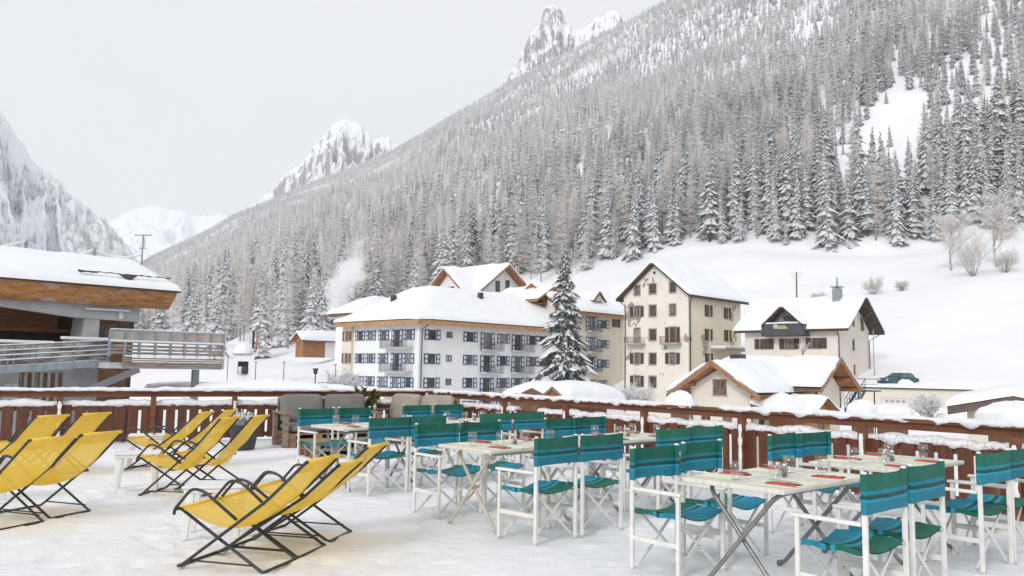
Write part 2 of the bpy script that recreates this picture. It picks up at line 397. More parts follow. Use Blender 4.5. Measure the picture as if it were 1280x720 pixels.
for k, (x, y, lm) in tabs.items():
    if lm not in first: o = first[lm] = make_table(lm)
    else: o = copy_tree(first[lm])
    ang = rad(42-90+jit.uniform(-1, 1)); o.location = (x, y, 0); o.rotation_euler = (0, 0, ang)
    tag(o, 'pale table on %s legs, %s' % ('grey metal' if lm == 'grey_tube' else 'beige metal', TN[k][4:]), 'table', 'dining tables on the terrace')
    ca, sa = math.cos(ang), math.sin(ang)
    def W(lx, ly, z): return (x+lx*ca-ly*sa, y+lx*sa+ly*ca, z)
    for s, (sx, sy) in {'L1': (-1, -1), 'L2': (-1, 1), 'R1': (1, -1), 'R2': (1, 1)}.items():
        where = '%s place of %s' % (SEAT[s], TN[k])
        j = lambda q: jit.uniform(-q, q)
        o = inst(mat0); o.location = W(sx*.215+j(.008), sy*.29+j(.015), TZ+.001); o.rotation_euler = (0, 0, ang+(math.pi if sx > 0 else 0)+j(.05))
        tag(o, 'green striped placemat at the '+where, 'placemat', 'green striped placemats')
        o = inst(nap0); o.location = W(sx*.25+j(.01), sy*.29-.09*sx*1+j(.03), TZ+.004); o.rotation_euler = (0, 0, ang+math.pi*(sx > 0)+j(.35))
        tag(o, 'red napkin with cutlery, '+where, 'napkin', 'red napkins on the tables')
        o = inst(glass0); o.location = W(sx*.085+j(.02), sy*.33+sx*.09+j(.03), TZ+.0045); o.rotation_euler = (0, 0, j(3))
        tag(o, 'clear stemless glass at the '+where, 'glass', 'clear glasses on the tables')
    for i, q in enumerate(('salt', 'pepper')):
        o = inst(sh[q]); o.location = W(-.035+.07*i, .03-.03*i, TZ+.001)
        tag(o, 'small glass %s shaker in the centre of %s' % (q, TN[k]), 'shaker', q+' shakers')

# ------------------------------------------------------------------ yellow deckchairs (x = towards the back)
def make_deck(rec):
    r = empty('deckchair'); hw = .25
    tz = (.775, .70, .84)[rec]; tx = (.975, .97, .87)[rec]
    kx, kz = ((.69, .505), (.70, .455), (.62, .545))[rec]
    b = MB()
    side = lambda y: [(.02, y, .015), (.05, y, .035), (kx, y, kz), (tx, y, tz)]
    P = side(-hw); Q = side(hw)
    b.tube(arc([P[3], P[2], P[0]][:2]+[(.03, -hw, .02), (.0, -hw, .014), (.0, hw, .014), (.03, hw, .02)]+[Q[2], Q[3]], .07, 5), .0115, 8)
    b.tube([(tx, -hw-.005, tz), (tx, hw+.005, tz)], .0115, 8)
    b.build('back_frame', 'black_tube', r)
    b = MB(); h2 = hw-.026
    b.tube(arc([(-.03, -h2, .415), (.645, -h2, .02), (.67, -h2, .0135), (.67, h2, .0135), (.645, h2, .02), (-.03, h2, .415)], .07, 5), .0115, 8)
    b.tube([(-.025, -hw-.02, .408), (-.025, hw+.02, .408)], .0115, 8)
    b.build('seat_frame', 'black_tube', r)
    for sy in (-1, 1):
        y = sy*(hw+.022)
        b = MB(); b.tube(arc([(-.035, y, .37), (-.03, y, .41), (.10, y, .56), (.20, y, .545), (.47, y, .365-.03*(rec == 1))], .06, 5), .0115, 8)
        b.build('armrest', 'black_tube', r)
        b = MB(); y = sy*(hw-.002)
        b.tube([(.085, y, .060), (.585, y, .058)], .007, 6)
        b.build('spreader_bar', 'black_tube', r)
    # sling: front bar -> sag -> along the rails -> over the top bar
    prof = [(-.03, .42), (.06, .385), (.18, .335), (.31, .303), (.42, .305)]
    for q_ in (.80, .90, 1.0): prof.append((.05+(kx-.05)*q_+.0, .035+(kz-.035)*q_-.035*(1.25-q_)))
    for q_ in (.35, .7, 1.0): prof.append((kx+(tx-kx)*q_-.004, kz+(tz-kz)*q_+.004))
    N = 30
    def sling(u, v, d):
        q = u*(len(prof)-1); i = min(int(q), len(prof)-2); t = q-i
        p0, p1, p2, p3 = [prof[min(max(i+k, 0), len(prof)-1)] for k in (-1, 0, 1, 2)]
        cr_ = lambda a, b, c, e: .5*(2*b+(c-a)*t+(2*a-5*b+4*c-e)*t*t+(3*b-a-3*c+e)*t**3)
        x = cr_(p0[0], p1[0], p2[0], p3[0]); z = cr_(p0[1], p1[1], p2[1], p3[1])
        c = 1-(2*v-1)**2
        return (x, -.235+.47*v, z-.03*c*math.sin(math.pi*u)**.7+d)
    b = MB()
    b.grid(lambda u, v: sling(u, v, 0), N, 10)
    b.build('sling', 'yellow', r)
    for xx, zz in ((tx, tz), (-.025, .408)):
        b = MB(); b.tube([(xx, -.232, zz), (xx, .232, zz)], .0165, 10); b.build('hem', 'yellow_hem', r)
    b = MB(); b.grid(lambda u, v: sling(.90+.065*u, v, -.004), 4, 10, flip=True)
    b.build('hem', 'yellow_hem', r)
    return r
deck = {i: make_deck(i) for i in range(3)}
def place_deck(anchor, kind, ang, rec, label):
    o = inst(deck[rec]); a = rad(ang); back = Vector((math.cos(a), math.sin(a), 0)); lat = Vector((-back.y, back.x, 0))
    p = Vector((*anchor, 0))
    if kind == 'FN': p = p+lat*.25
    if kind == 'RN': p = p-back*.67+lat*.25
    if kind == 'RF': p = p-back*.67-lat*.25
    o.location = (p.x, p.y, -.010); o.rotation_euler = (0, 0, a)
    tag(o, label, 'deckchair', 'yellow deckchairs on the terrace')
DK = [((-2.33, 5.93), 'FN', -15, 0, 'yellow deckchair nearest the camera in the front trio beside the dining chairs'),
 ((-1.56, 6.22), 'RN', -13, 1, 'yellow deckchair with the lowest back, middle one of the front trio'),
 ((-1.46, 6.80), 'RN', -12, 0, 'yellow deckchair farthest back in the front trio, against the dining chairs'),
 ((-4.01, 9.03), 'FN', -6, 2, 'yellow deckchair in front left of the four by the planter'),
 ((-3.14, 9.42), 'RN', -6, 2, 'yellow deckchair at the right of the four, hiding the dark planter'),
 ((-4.50, 11.1), 'RN', -5, 0, 'yellow deckchair behind two white side tables near the fence'),
 ((-4.36, 11.65), 'RN', -6, 0, 'yellow deckchair mostly hidden, nearest the fence of the four by the planter'),
 ((-4.31, 7.03), 'RN', -19, 0, 'yellow deckchair cut by the left frame edge, front of the left four'),
 ((-4.18, 7.60), 'RN', -18, 0, 'yellow deckchair with wide open back beside the white side table, left four'),
 ((-5.95, 9.95), 'RN', -19, 0, 'yellow deckchair cut by the left edge, before the fence'),
 ((-5.72, 10.55), 'RN', -19, 0, 'yellow deckchair with the highest back at left, before the fence post')]
for d in DK: place_deck(*d)

# ------------------------------------------------------------------ white plastic side tables
def make_side():
    r = empty('side_table'); b = MB()
    b.box(-.24, .24, -.20, .20, .405, .425); b.box(-.225, .225, -.185, .185, .37, .4045)
    b.build('tabletop', 'white_plastic', r, bevel=.008)
    for sx in (-1, 1):
        for sy in (-1, 1):
            k = MB(); n = 4
            def ring(t): return [(sx*(.175+.03*t+dx*(.035-.012*t)), sy*(.14+.025*t+dy*(.028-.008*t)), .37*(1-t)) for dx, dy in ((-1, -1), (1, -1), (1, 1), (-1, 1))]
            vs = [p for i in range(n+1) for p in ring(i/n)]
            fs = [(i*4+q, i*4+(q+1) % 4, i*4+4+(q+1) % 4, i*4+4+q) for i in range(n) for q in range(4)]+[(n*4, n*4+1, n*4+2, n*4+3)]
            k.add(vs, fs); k.build('leg', 'white_plastic', r, bevel=.006)
    return r
side0 = make_side()
for (x, y, a, lb) in [(-4.22, 9.42, 20, 'low white plastic table in the middle, beside the left four deckchairs'),
                      (-5.15, 11.75, 20, 'low white plastic table farthest back, close to the fence'),
                      (-2.47, 7.03, 10, 'low white plastic table behind the nearest yellow deckchair'),
                      (-5.40, 8.44, 15, 'low white plastic table cut off by the left frame edge')]:
    o = inst(side0); o.location = (x, y, 0); o.rotation_euler = (0, 0, rad(a)); tag(o, lb, 'side table', 'white plastic side tables')

# ------------------------------------------------------------------ pallet sofas, pallet coffee table, planter, potted conifer
def cushion(name, c, ax, ay, az, hx, hy, hz, mt, parent, seed=0):
    b = MB(); c, ax, ay, az = Vector(c), Vector(ax), Vector(ay), Vector(az); n = 14
    def sgnp(v, e): return math.copysign(abs(v)**e, v)
    def fn(u, v):
        th = 2*math.pi*u; ph = math.pi*(v-.5)
        e = .30
        px = sgnp(math.cos(ph), .35)*sgnp(math.cos(th), e); py = sgnp(math.cos(ph), .35)*sgnp(math.sin(th), e); pz = sgnp(math.sin(ph), .8)
        puff = 1-.28*(abs(px)**4+abs(py)**4)*.5
        w = .03*fb(px*2+seed, py*2, pz, 3)
        return c+ax*hx*(px+w)+ay*hy*(py+w)+az*hz*(pz*puff+w*2)
    b.grid(fn, 36, 16, smooth=True)
    return b.build(name, mt, parent)
def pallet_stack(r, L, Dp, nlay, name='pallet_base'):
    """x along length, y depth"""
    b = MB(); z = 0
    for l in range(nlay):
        for yy in (-Dp/2+.05, 0, Dp/2-.05): b.box(-L/2, L/2, yy-.05, yy+.05, z, z+.02)
        for xx in (-L/2+.07, -L/6, L/6, L/2-.07):
            for yy in (-Dp/2+.05, 0, Dp/2-.05): b.box(xx-.07, xx+.07, yy-.048, yy+.048, z+.021, z+.098, 1)
        for k in range(7):
            yy = -Dp/2+.05+(Dp-.1)*k/6; b.box(-L/2, L/2, yy-.045, yy+.045, z+.099, z+.121)
        z += .1225
    b.build(name, ['pallet', 'pallet_block'], r, bevel=.003)
    return z
def make_sofa(cush, L, label, loc, rz):
    r = empty('pallet_sofa', loc, rz, label, 'sofa'); Dp = .85
    z = pallet_stack(r, L, Dp, 2)
    b = MB()                                                    # back boards
    for k in range(3): b.box(-L/2, L/2, Dp/2+.01, Dp/2+.03, z+.06+.19*k, z+.20+.19*k)
    for xx in (-L/2+.06, 0, L/2-.06): b.box(xx-.05, xx+.05, Dp/2+.031, Dp/2+.075, 0, z+.60)
    b.build('backboard', 'pallet', r, bevel=.003)
    for sx in (-1, 1):
        b = MB(); x = sx*(L/2+.045)
        b.box(x-.045, x+.045, -Dp/2-.03, -Dp/2+.06, 0, z+.33); b.box(x-.04, x+.04, Dp/2-.10, Dp/2-.01, 0, z+.33)
        b.box(x-.055, x+.055, -Dp/2-.05, Dp/2, z+.332, z+.36)
        b.build('armrest', 'pallet', r, bevel=.004)
    for k in range(2):
        cx = -L/4+L/2*k
        cushion('seat_cushion', (cx, -.03, z+.085), (1, 0, 0), (0, 1, 0), (0, 0, 1), L/4-.01, Dp/2-.04, .085, cush, r, k)
    t = rad(14); ay = Vector((0, math.sin(t), math.cos(t))); az = Vector((0, -math.cos(t), math.sin(t)))
    for k in range(2):
        cx = -L/4+L/2*k
        cushion('back_cushion', (cx, Dp/2-.16, z+.40), (1, 0, 0), ay, az, L/4-.008, .27, .11, cush, r, k+5)
    return r
make_sofa('grey_cushion', 1.62, 'pallet sofa with grey cushions against the left fence', (-3.35, 15.15, 0), rad(29))
make_sofa('beige_cushion', 1.6, 'pallet sofa with beige cushions in the terrace corner', (-1.90, 15.9, 0), rad(-36))
r = empty('coffee_table', (-2.75, 13.45, 0), rad(30), 'low wooden pallet coffee table in front of the grey sofa', 'table')
zt = pallet_stack(r, 1.15, .75, 2)
b = MB(); b.lathe([(.002, 0), (.06, .0), (.075, .02), (.07, .075), (.05, .10), (.002, .105)], (0, 0, 0), 14)
o = b.build('snow_lump', 'fence_snow'); o.location = (-2.6, 13.4, zt); tag(o, 'small round lump of snow on the pallet coffee table', 'snow lump')
r = empty('planter', (-4.50, 14.0, 0), 0, 'dark grey tapered planter with a frosted shrub, left of the sofa', 'planter')
b = MB(); b.lathe([(.002, 0), (.17, 0), (.185, .02), (.245, .40), (.26, .41), (.26, .44), (.23, .44), (.225, .40), (.002, .39)], seg=24); b.build('pot', 'planter', r)
b = MB(); b.lathe([(.222, .40), (.18, .43), (.1, .445), (.002, .45)], seg=16); b.build('snow_cap', 'fence_snow', r)
# ------------------------------------------------------------------ snowy twigs, used by the shrubs
M['frost_twig'] = mat('frosted_twig', (.80, .775, .75), (.52, .48, .45), 9, .8, lo=.45, hi=.68)
M['frost_bark'] = mat('frosted_bark', (.21, .175, .155), (.50, .47, .45), 5, .85)
M['bark'] = mat('spruce_bark', (.085, .055, .04), (.15, .11, .085), 5, .9, .6, 20)
def branching(h, rr, seed, levels=4, spread=.55, nkid=4, r0=None, lean=0, seg=4, trunk_frac=.35, thin=.55, rmin=.004):
    """recursive frosted tree -> (trunk MB, crown MB)"""
    R = random.Random(seed); tk, cw = MB(), MB()
    def grow(p, d, L, r, lev):
        n = 4 if lev < 2 else 3; pts = [p]
        for i in range(n):
            d = (d+Vector((R.gauss(0, .12), R.gauss(0, .12), R.gauss(.05, .07)))).normalized()
            pts.append(pts[-1]+d*L/n)
        (tk if lev == 0 else cw).tube(pts, r, 5 if lev < 2 else 3, 0 if lev == 0 else (0 if lev < 2 else 1), r1=max(r*thin, rmin))
        if lev >= levels: return
        k = nkid+(2 if lev == 0 else 0)
        for i in range(k):
            t = R.uniform(.35, 1) if lev else R.uniform(trunk_frac, 1)
            j = min(int(t*n), n-1); q = pts[j]+(pts[j+1]-pts[j])*(t*n-j)
            az = R.uniform(0, 6.283); s = spread*R.uniform(.6, 1.3)
            ax = d.orthogonal().normalized(); ay = d.cross(ax)
            dd = (d*math.cos(s)+(ax*math.cos(az)+ay*math.sin(az))*math.sin(s)).normalized()
            grow(q, dd, L*R.uniform(.5, .75), max(r*.5, rmin), lev+1)
    grow(Vector((0, 0, 0)), Vector((lean, 0, 1)).normalized(), h*.55, r0 or h*.02, 0)
    return tk, cw
def frost_tree(name, loc, h, seed, label, cat='tree', group=None, **kw):
    r = empty(name, loc, 0, label, cat, group)
    tk, cw = branching(h, 1, seed, **kw)
    tk.build('trunk', 'frost_bark', r); cw.build('crown', ['frost_bark', 'frost_twig'], r); return r
def frost_shrub(name, loc, h, w, seed, label, stems=14, group=None, rm=.006, mats=('frost_bark', 'frost_twig'), levels=2, cat='shrub', nk=4):
    R = random.Random(seed); r = empty(name, loc, 0, label, cat, group); cw = MB()
    def grow(p, d, L, rad_, lev):
        pts = [p]
        for i in range(3):
            d = (d+Vector((R.gauss(0, .16), R.gauss(0, .16), R.gauss(.03, .1)))).normalized(); pts.append(pts[-1]+d*L/3)
        cw.tube(pts, rad_, 3, 0 if lev == 0 else 1, r1=max(rad_*.6, rm))
        if lev < levels:
            for _ in range(nk):
                t = R.uniform(.3, 1); j = min(int(t*3), 2); q = pts[j]+(pts[j+1]-pts[j])*(t*3-j)
                dd = (d+Vector((R.gauss(0, .6), R.gauss(0, .6), R.gauss(.1, .4)))).normalized(); grow(q, dd, L*R.uniform(.4, .65), max(rad_*.6, rm), lev+1)
    for k in range(stems):
        a = R.uniform(0, 6.283); e = R.uniform(.1, .95)*w
        grow(Vector((math.cos(a)*.08*w, math.sin(a)*.08*w, 0)), Vector((math.cos(a)*e/h*1.2, math.sin(a)*e/h*1.2, 1)).normalized(), h*R.uniform(.5, .75), rm*2.2, 0)
    cw.build('branches', list(mats), r); return r
pl = [o for o in C.objects if o.name == 'planter'][0]
R = random.Random(5); k = MB()
for i in range(70):
    a = R.uniform(0, 6.28); rr_ = R.uniform(0, .22); p = Vector((rr_*math.cos(a), rr_*math.sin(a), .42)); d = Vector((R.gauss(0, .5), R.gauss(0, .5), 1)).normalized()
    k.tube([p, p+d*.1, p+d*R.uniform(.14, .28)], .007, 4, R.choice((0, 1, 1)))
    for _ in range(3):
        q = p+d*R.uniform(.06, .22); e = Vector((R.gauss(0, 1), R.gauss(0, 1), R.gauss(0, .5))).normalized(); k.tube([q, q+e*.05], .009, 4, R.choice((0, 1, 1)))
k.build('plant', [mat('frosted_leaf', (.12, .13, .08), (.3, .28, .22), 20), 'fence_snow'], pl)
# potted conifer between the two sofas
r = empty('potted_conifer', (-2.95, 16.1, 0), 0, 'yellow-green dwarf conifer in a pot between the two pallet sofas', 'potted plant')
b = MB(); b.lathe([(.002, 0), (.16, 0), (.22, .36), (.235, .38), (.21, .38), (.2, .34), (.002, .33)], seg=20); b.build('pot', 'planter', r)
k = MB(); R = random.Random(9)
for s in range(11):
    a = R.uniform(0, 6.28); top = Vector((.38*R.uniform(-.8, 1.1), .3*R.uniform(-1, 1), R.uniform(.68, 1.08))); p0 = Vector((0, 0, .33))
    pts = [p0.lerp(top, t)+Vector((0, 0, -.10*math.sin(t*3.14)*(top.xy.length))) for t in (0, .3, .6, 1)]
    k.tube(pts, .012, 4, 0, r1=.005)
    for i in range(110):
        t = R.uniform(.3, 1.0); q = p0.lerp(top, t)
        d = Vector((R.gauss(0, 1), R.gauss(0, 1), R.gauss(.5, .6))).normalized(); L = R.uniform(.05, .12)
        sd = d.orthogonal().normalized()*.011
        k.add([q-sd, q+sd, q+d*L*.6+sd*1.3, q+d*L, q+d*L*.6-sd*1.3], [(0, 1, 2, 3, 4)], R.choice((1, 1, 1, 2)))
k.build('foliage', ['bark', mat('dwarf_conifer_green', (.085, .075, .014), (.15, .12, .02), 12), mat('dwarf_conifer_dark', (.03, .035, .012), (.06, .055, .02), 12)], r)

# ------------------------------------------------------------------ terrace fences
def snow_ridge(b, p, q, w, h, seed, z0, drip=0.0, gaps=0.0, ncs=9, amp=.35, step=.035):
    """lumpy snow lying along a rail from p to q"""
    p, q = Vector(p), Vector(q); L = (q-p).length; d = (q-p).normalized(); sd = Vector((d.y, -d.x, 0)); n = int(L/step)
    sections = []; run = []
    for i in range(n+1):
        s = L*i/n; c = p+d*s
        g = fb(s*.7+seed*3.7, seed, 1, 3)
        k = 1+amp*fb(s*2.3+seed, seed*2.1, 0, 4)+.18*fb(s*11+seed, seed, 5, 2)
        end = min(1, s/.12, (L-s)/.12)
        k *= max(.12, end)**.5
        if gaps and g < -.55+gaps: run.append(None); continue
        ring = []
        for j in range(ncs+1):
            t = math.pi*j/ncs
            x = math.cos(t)*w/2*(1+.25*fb(s*3+j*.3, seed, 8, 2)); z = math.sin(t)**.7*h*k
            ov = drip*max(0, fb(s*5.5+seed, j*.1, 3, 3)+.25) if j in (0, ncs) else 0
            ring.append(c+sd*x*(1.0 if drip == 0 else 1.12)+Vector((0, 0, z0+z-ov-(.012 if j in (0, ncs) else 0))))
        run.append(ring)
    i = 0
    while i < len(run):
        if run[i] is None: i += 1; continue
        j = i
        while j < len(run) and run[j] is not None: j += 1
        if j-i > 2:
            vs = [v for r_ in run[i:j] for v in r_]; m_ = ncs+1
            fs = [(a*m_+c_, a*m_+c_+1, (a+1)*m_+c_+1, (a+1)*m_+c_) for a in range(j-i-1) for c_ in range(ncs)]
            fs += [(a*m_+ncs, a*m_, (a+1)*m_, (a+1)*m_+ncs) for a in range(j-i-1)]
            fs += [tuple(range(m_))[::-1], tuple((j-i-1)*m_+k_ for k_ in range(m_))]
            b.add(vs, fs, 0, True)
        i = j
def fence(P, Q, posts, label, right):
    P, Q = Vector((*P, 0)), Vector((*Q, 0)); d = (Q-P).normalized(); n = Vector((d.y, -d.x, 0)); L = (Q-P).length
    r = empty('railing_fence', P, 0, label, 'fence', 'terrace fences'); off = P
    mid = .70 if right else .685
    b = MB(); b.frame(P+d*L/2+Vector((0, 0, .925)), d, n, (0, 0, 1), L/2, .075, .022); b.frame(P+d*L/2+Vector((0, 0, .862)), d, n, (0, 0, 1), L/2, .028, .040)
    b.build('handrail', 'rail_brown', r, off, bevel=.005)
    b = MB(); b.frame(P+d*L/2+Vector((0, 0, mid-.05)), d, n, (0, 0, 1), L/2, .03, .05); b.frame(P+d*L/2+Vector((0, 0, .12)), d, n, (0, 0, 1), L/2, .025, .04)
    b.build('cross_rail', 'rail_brown', r, off, bevel=.005)
    for s in posts:
        b = MB(); b.frame(P+d*s+n*.085+Vector((0, 0, .41)), d, n, (0, 0, 1), .045, .045, .42); po = b.build('post', 'rail_brown', r, off, bevel=.006)
        if right or int(s) % 3 == 0:
            k = MB(); R = random.Random(int(s*10))
            k.grid(lambda u, v: P+d*(s+(u-.5)*.05*(1+.6*fb(v*7+s, 2)))+n*(.131+.012*(1-(2*u-1)**2)*max(0, fb(v*9+s, u*3, 1)+.3))+Vector((0, 0, .15+.6*v)), 5, 26)
            k.build('snow_patch', 'fence_snow', po, off)
    pitch = .21; edges = [0]+list(posts)+[L]
    for a, bb_ in zip(edges[:-1], edges[1:]):
        if bb_-a < .3: continue
        b = MB(); k = max(1, round((bb_-a)/pitch)); st = (bb_-a)/k
        for i in range(k):
            c = P+d*(a+st*(i+.5))+n*.045+Vector((0, 0, (mid+.06)/2))
            b.frame(c, d, n, (0, 0, 1), st*.39, .011, (mid-.06)/2+.0)
        b.build('picket_panel', 'fence_brown', r, off, bevel=.003)
    b = MB()
    if right:
        snow_ridge(b, P, Q, .15, .036, 3.3, .947, drip=.06, gaps=.24, amp=.55)
    else:
        snow_ridge(b, P, Q, .165, .046, 1.2, .947, drip=.02, amp=.5)
    b.build('handrail_snow', 'fence_snow', r, off)
    b = MB()
    snow_ridge(b, P-n*.01, Q-n*.01, .13, .062 if right else .085, 8.1 if right else 4.4, mid+.001, drip=.05 if right else .03, gaps=.12 if right else 0, amp=.6)
    b.build('cross_rail_snow', 'rough_snow' if right else 'fence_snow', r, off)
    return r
LA, LB = Vector((-13.5, 11.42)), Vector((-1.80, 17.42))
RA, RB = Vector((-1.72, 17.40)), Vector((8.4, 4.0))
dl = (LB-LA).normalized(); dr = (RB-RA).normalized()
def hit(A, d, u):                                              # distance along a fence line where the photo column u meets it
    k = (u-640)/1020-.0; return (k*A.y-A.x)/(d.x-k*d.y)
lp = sorted(hit(LA, dl, u) for u in (83, 198, 298, 390, 470))
lp = [lp[0]-1.75, lp[0]-3.5]+lp
rp = [hit(RA, dr, u) for u in (566, 637, 714, 811, 932, 1081, 1269)]+[]
rp.append(rp[-1]+1.8)
fence(LA, LB, sorted(p for p in lp if p > .1), 'brown picket fence capped with snow along the left terrace edge', False)
fence(RA, RB, rp, 'brown railing with crusted snow running from the corner to the right', True)
# ------------------------------------------------------------------ terrain: village floor, meadow and the forested mountainside
def line(pts, px=True):
    out = []
    for a in pts:
        if px: p = at(a[0], a[1], a[2]); out.append((p.x/p.y, p.y, p.z))
        else: out.append(((a[0]-640)/1020, a[1], a[2]))
    return sorted(out)
LN = [line([(-9000, 6, -6.5), (9000, 6, -6.5)], 0),
      line([(-3000, 110, -4), (0, 110, -4.5), (400, 100, -4.8), (640, 88, -5), (860, 75, -5), (1000, 66, -4.6), (1280, 60, -4.2), (4000, 60, -4)], 0),
      line([(-3000, 130, -3), (0, 125, -3.2), (300, 108, -1.4), (400, 108, -2.6), (640, 118, -3), (860, 108, -4), (980, 92, -4.3), (1078, 85, -4.2), (1218, 78, -3.8), (1290, 71, -3.6), (4000, 70, -3)], 0),
      line([(-3000, 150, -2), (0, 140, -2.2), (300, 122, -.6), (400, 120, -1.2), (640, 130, 1), (860, 122, 1.5), (980, 103, .6), (1078, 89.2, .35), (1218, 81.6, .2), (1290, 75, .1), (4000, 76, .5)], 0),
      line([(-3000, 440, 340), (-200, 452, 320), (100, 440, 320), (200, 418, 310), (260, 426, 250), (300, 434, 220), (350, 438, 205), (400, 430, 208), (450, 405, 230),
            (560, 375, 250), (640, 360, 250), (717, 348, 245), (780, 332, 240), (860, 319, 235), (930, 312, 228), (1000, 317, 220), (1100, 320, 212), (1160, 314, 212), (1209, 303, 212), (1280, 296, 212), (1600, 285, 212), (4000, 285, 212)]),
      line([(-3000, 430, 2600), (60, 428, 2600), (130, 375, 2600), (170, 335, 2600), (200, 318, 2600), (255, 291, 2450), (310, 264, 2300), (400, 225, 2100), (490, 190, 1900), (560, 148, 1750), (630, 108, 1600),
            (720, 61, 1480), (820, 9, 1360), (900, -40, 1280), (1000, -95, 1200), (1280, -240, 1050), (1600, -380, 950), (4000, -500, 900)])]
def lerp_line(L, k):
    if k <= L[0][0]: return L[0][1:]
    for a, b in zip(L[:-1], L[1:]):
        if k <= b[0]:
            t = (k-a[0])/(b[0]-a[0]); return (a[1]+(b[1]-a[1])*t, a[2]+(b[2]-a[2])*t)
    return L[-1][1:]
def prof(k):
    P = [lerp_line(L, k) for L in LN]; D, z = P[-1]
    P.append((D*1.5, max(-6.0, z-.22*D))); return P
def terr(k, y, P=None):
    P = P or prof(k)
    for i in range(len(P)-1):
        if y <= P[i+1][0] or i == len(P)-2:
            (d0, z0), (d1, z1) = P[i], P[i+1]; t = (y-d0)/(d1-d0); x = k*y
            z = z0+(z1-z0)*t
            if i == 4:
                e = math.sin(math.pi*min(max(t, 0), 1))
                z += e*(z1-z0)*(.055*fb(x*.0035+3, y*.0016, 2, 3)+.02*fb(x*.012, y*.006, 5, 3))
            elif i == 3: z += math.sin(math.pi*min(max(t, 0), 1))*(2.0*fb(x*.02, y*.02, 7, 3)+.6*fb(x*.08, y*.08, 3, 4))
            elif i < 3: z += .25*fb(x*.06, y*.06, 1, 3)
            return z
    return P[-1][1]
b = MB(); rows = [(0, 8), (1, 6), (2, 5), (3, 30), (4, 110), (5, 10)]
ks = []
for i in range(321):
    q = i/320; ks.append(-2.6+5.4*(q+.0) if False else math.tan(-1.2+2.42*q))
vs = []; NR = 0
for k in ks:
    P = prof(k); col = []
    for i, n in rows:
        for j in range(n): col.append(P[i][0]+(P[i+1][0]-P[i][0])*(j/n)**(1.0 if i != 4 else 1.25))
    col.append(P[6][0]); NR = len(col)
    vs += [(k*y, y, terr(k, y, P)) for y in col]
fs = [(i*NR+j, (i+1)*NR+j, (i+1)*NR+j+1, i*NR+j+1) for i in range(len(ks)-1) for j in range(NR-1)]
b.add(vs, fs, 0, True)
M['field_snow'] = mat('field_snow', (.86, .865, .885), (.80, .81, .84), .04, .7, .5, .4, bdist=.4, detail=8)
tag(b.build('snowy_ground', 'field_snow'), kind='structure')

# ------------------------------------------------------------------ far peaks
def rock_mat(name, rock1, rock2, cut, scale, snow=(.86, .875, .90), soft=.05, trees=0):
    m, nt, b = newmat(name); v = coords(nt, 'Object', (1, 1, .55))
    gm = nt.nodes.new('ShaderNodeNewGeometry'); s = nt.nodes.new('ShaderNodeSeparateXYZ'); link(nt, gm.outputs['Normal'], s.inputs[0])
    def mad(x, k, y):
        q = nt.nodes.new('ShaderNodeMath'); q.operation = 'MULTIPLY_ADD'; link(nt, x, q.inputs[0]); q.inputs[1].default_value = k; link(nt, y, q.inputs[2]); return q.outputs[0]
    n1 = noise_tex(nt, v, scale, 12, .72); n2 = noise_tex(nt, v, scale*6, 10, .75); n3 = noise_tex(nt, coords(nt, 'Object', (1, 1, .18)), scale*9, 8, .7)
    a2 = mad(n3, .45, mad(n2, .7, mad(n1, .9, s.outputs[2])))
    mr = nt.nodes.new('ShaderNodeMapRange'); link(nt, a2, mr.inputs[0]); mr.inputs[1].default_value = cut-soft; mr.inputs[2].default_value = cut+soft
    link(nt, mix(nt, mr.outputs[0], ramp(nt, n2, [(.35, rock1), (.65, rock2)]), snow), b.inputs['Base Color']); b.inputs['Roughness'].default_value = .85
    bump(nt, b, n2, .35, 7); return m
def peak(name, sil, Dp, slope, matr, seed, amp, fr, jag=.0, nc=200, nr=60, front=1.0, backs=.3):
    pts = [at(u, v, Dp) for u, v in sil]; b = MB(); zmin = -10; vs = []
    xs = [p.x/p.y for p in pts]
    for i in range(nc+1):
        k = xs[0]+(xs[-1]-xs[0])*i/nc
        zr = lerp_line([(p.x/p.y, 0, p.z) for p in pts], k)[1]
        zr += jag*(fb(k*Dp*.012, seed, 1, 5)+.9*fb(k*Dp*.045, seed, 6, 4))
        span = zr/slope
        for j in range(-12, nr+1):
            e = j/nr if j > 0 else j/12*backs
            y = Dp-e*span*front; kk = k+.03*e*fb(k*4, e*2, seed, 2)
            w = min(1, abs(e)*7)*(1-.5*abs(e))
            x_ = k*Dp; n = 1-abs(fb(x_*fr, y*fr*.5, seed, 6))*1.6
            n2 = 1-abs(fb(x_*fr*3.4, y*fr*1.5, seed, 6))*2
            z = zr*(1-abs(e))+w*amp*(n*.75+n2*.33-.75)
            vs.append((kk*y, y, max(z, -7.0)))
    m_ = nr+13
    fs = [(i*m_+j, i*m_+j+1, (i+1)*m_+j+1, (i+1)*m_+j) for i in range(nc) for j in range(m_-1)]
    b.add(vs, fs, 0, True); o = b.build(name, matr); tag(o, kind='structure'); return vs
RK1 = rock_mat('rocky_summit', (.15, .14, .14), (.32, .305, .30), 1.39, .017, soft=.09)
RK4 = rock_mat('snowy_crag', (.15, .14, .145), (.32, .305, .305), 1.39, .015, soft=.08)
RK2 = rock_mat('snowy_summit', (.20, .20, .215), (.36, .36, .38), 1.50, .006)
RK3 = rock_mat('valley_side', (.15, .155, .17), (.30, .305, .32), 1.28, .02, soft=.13)
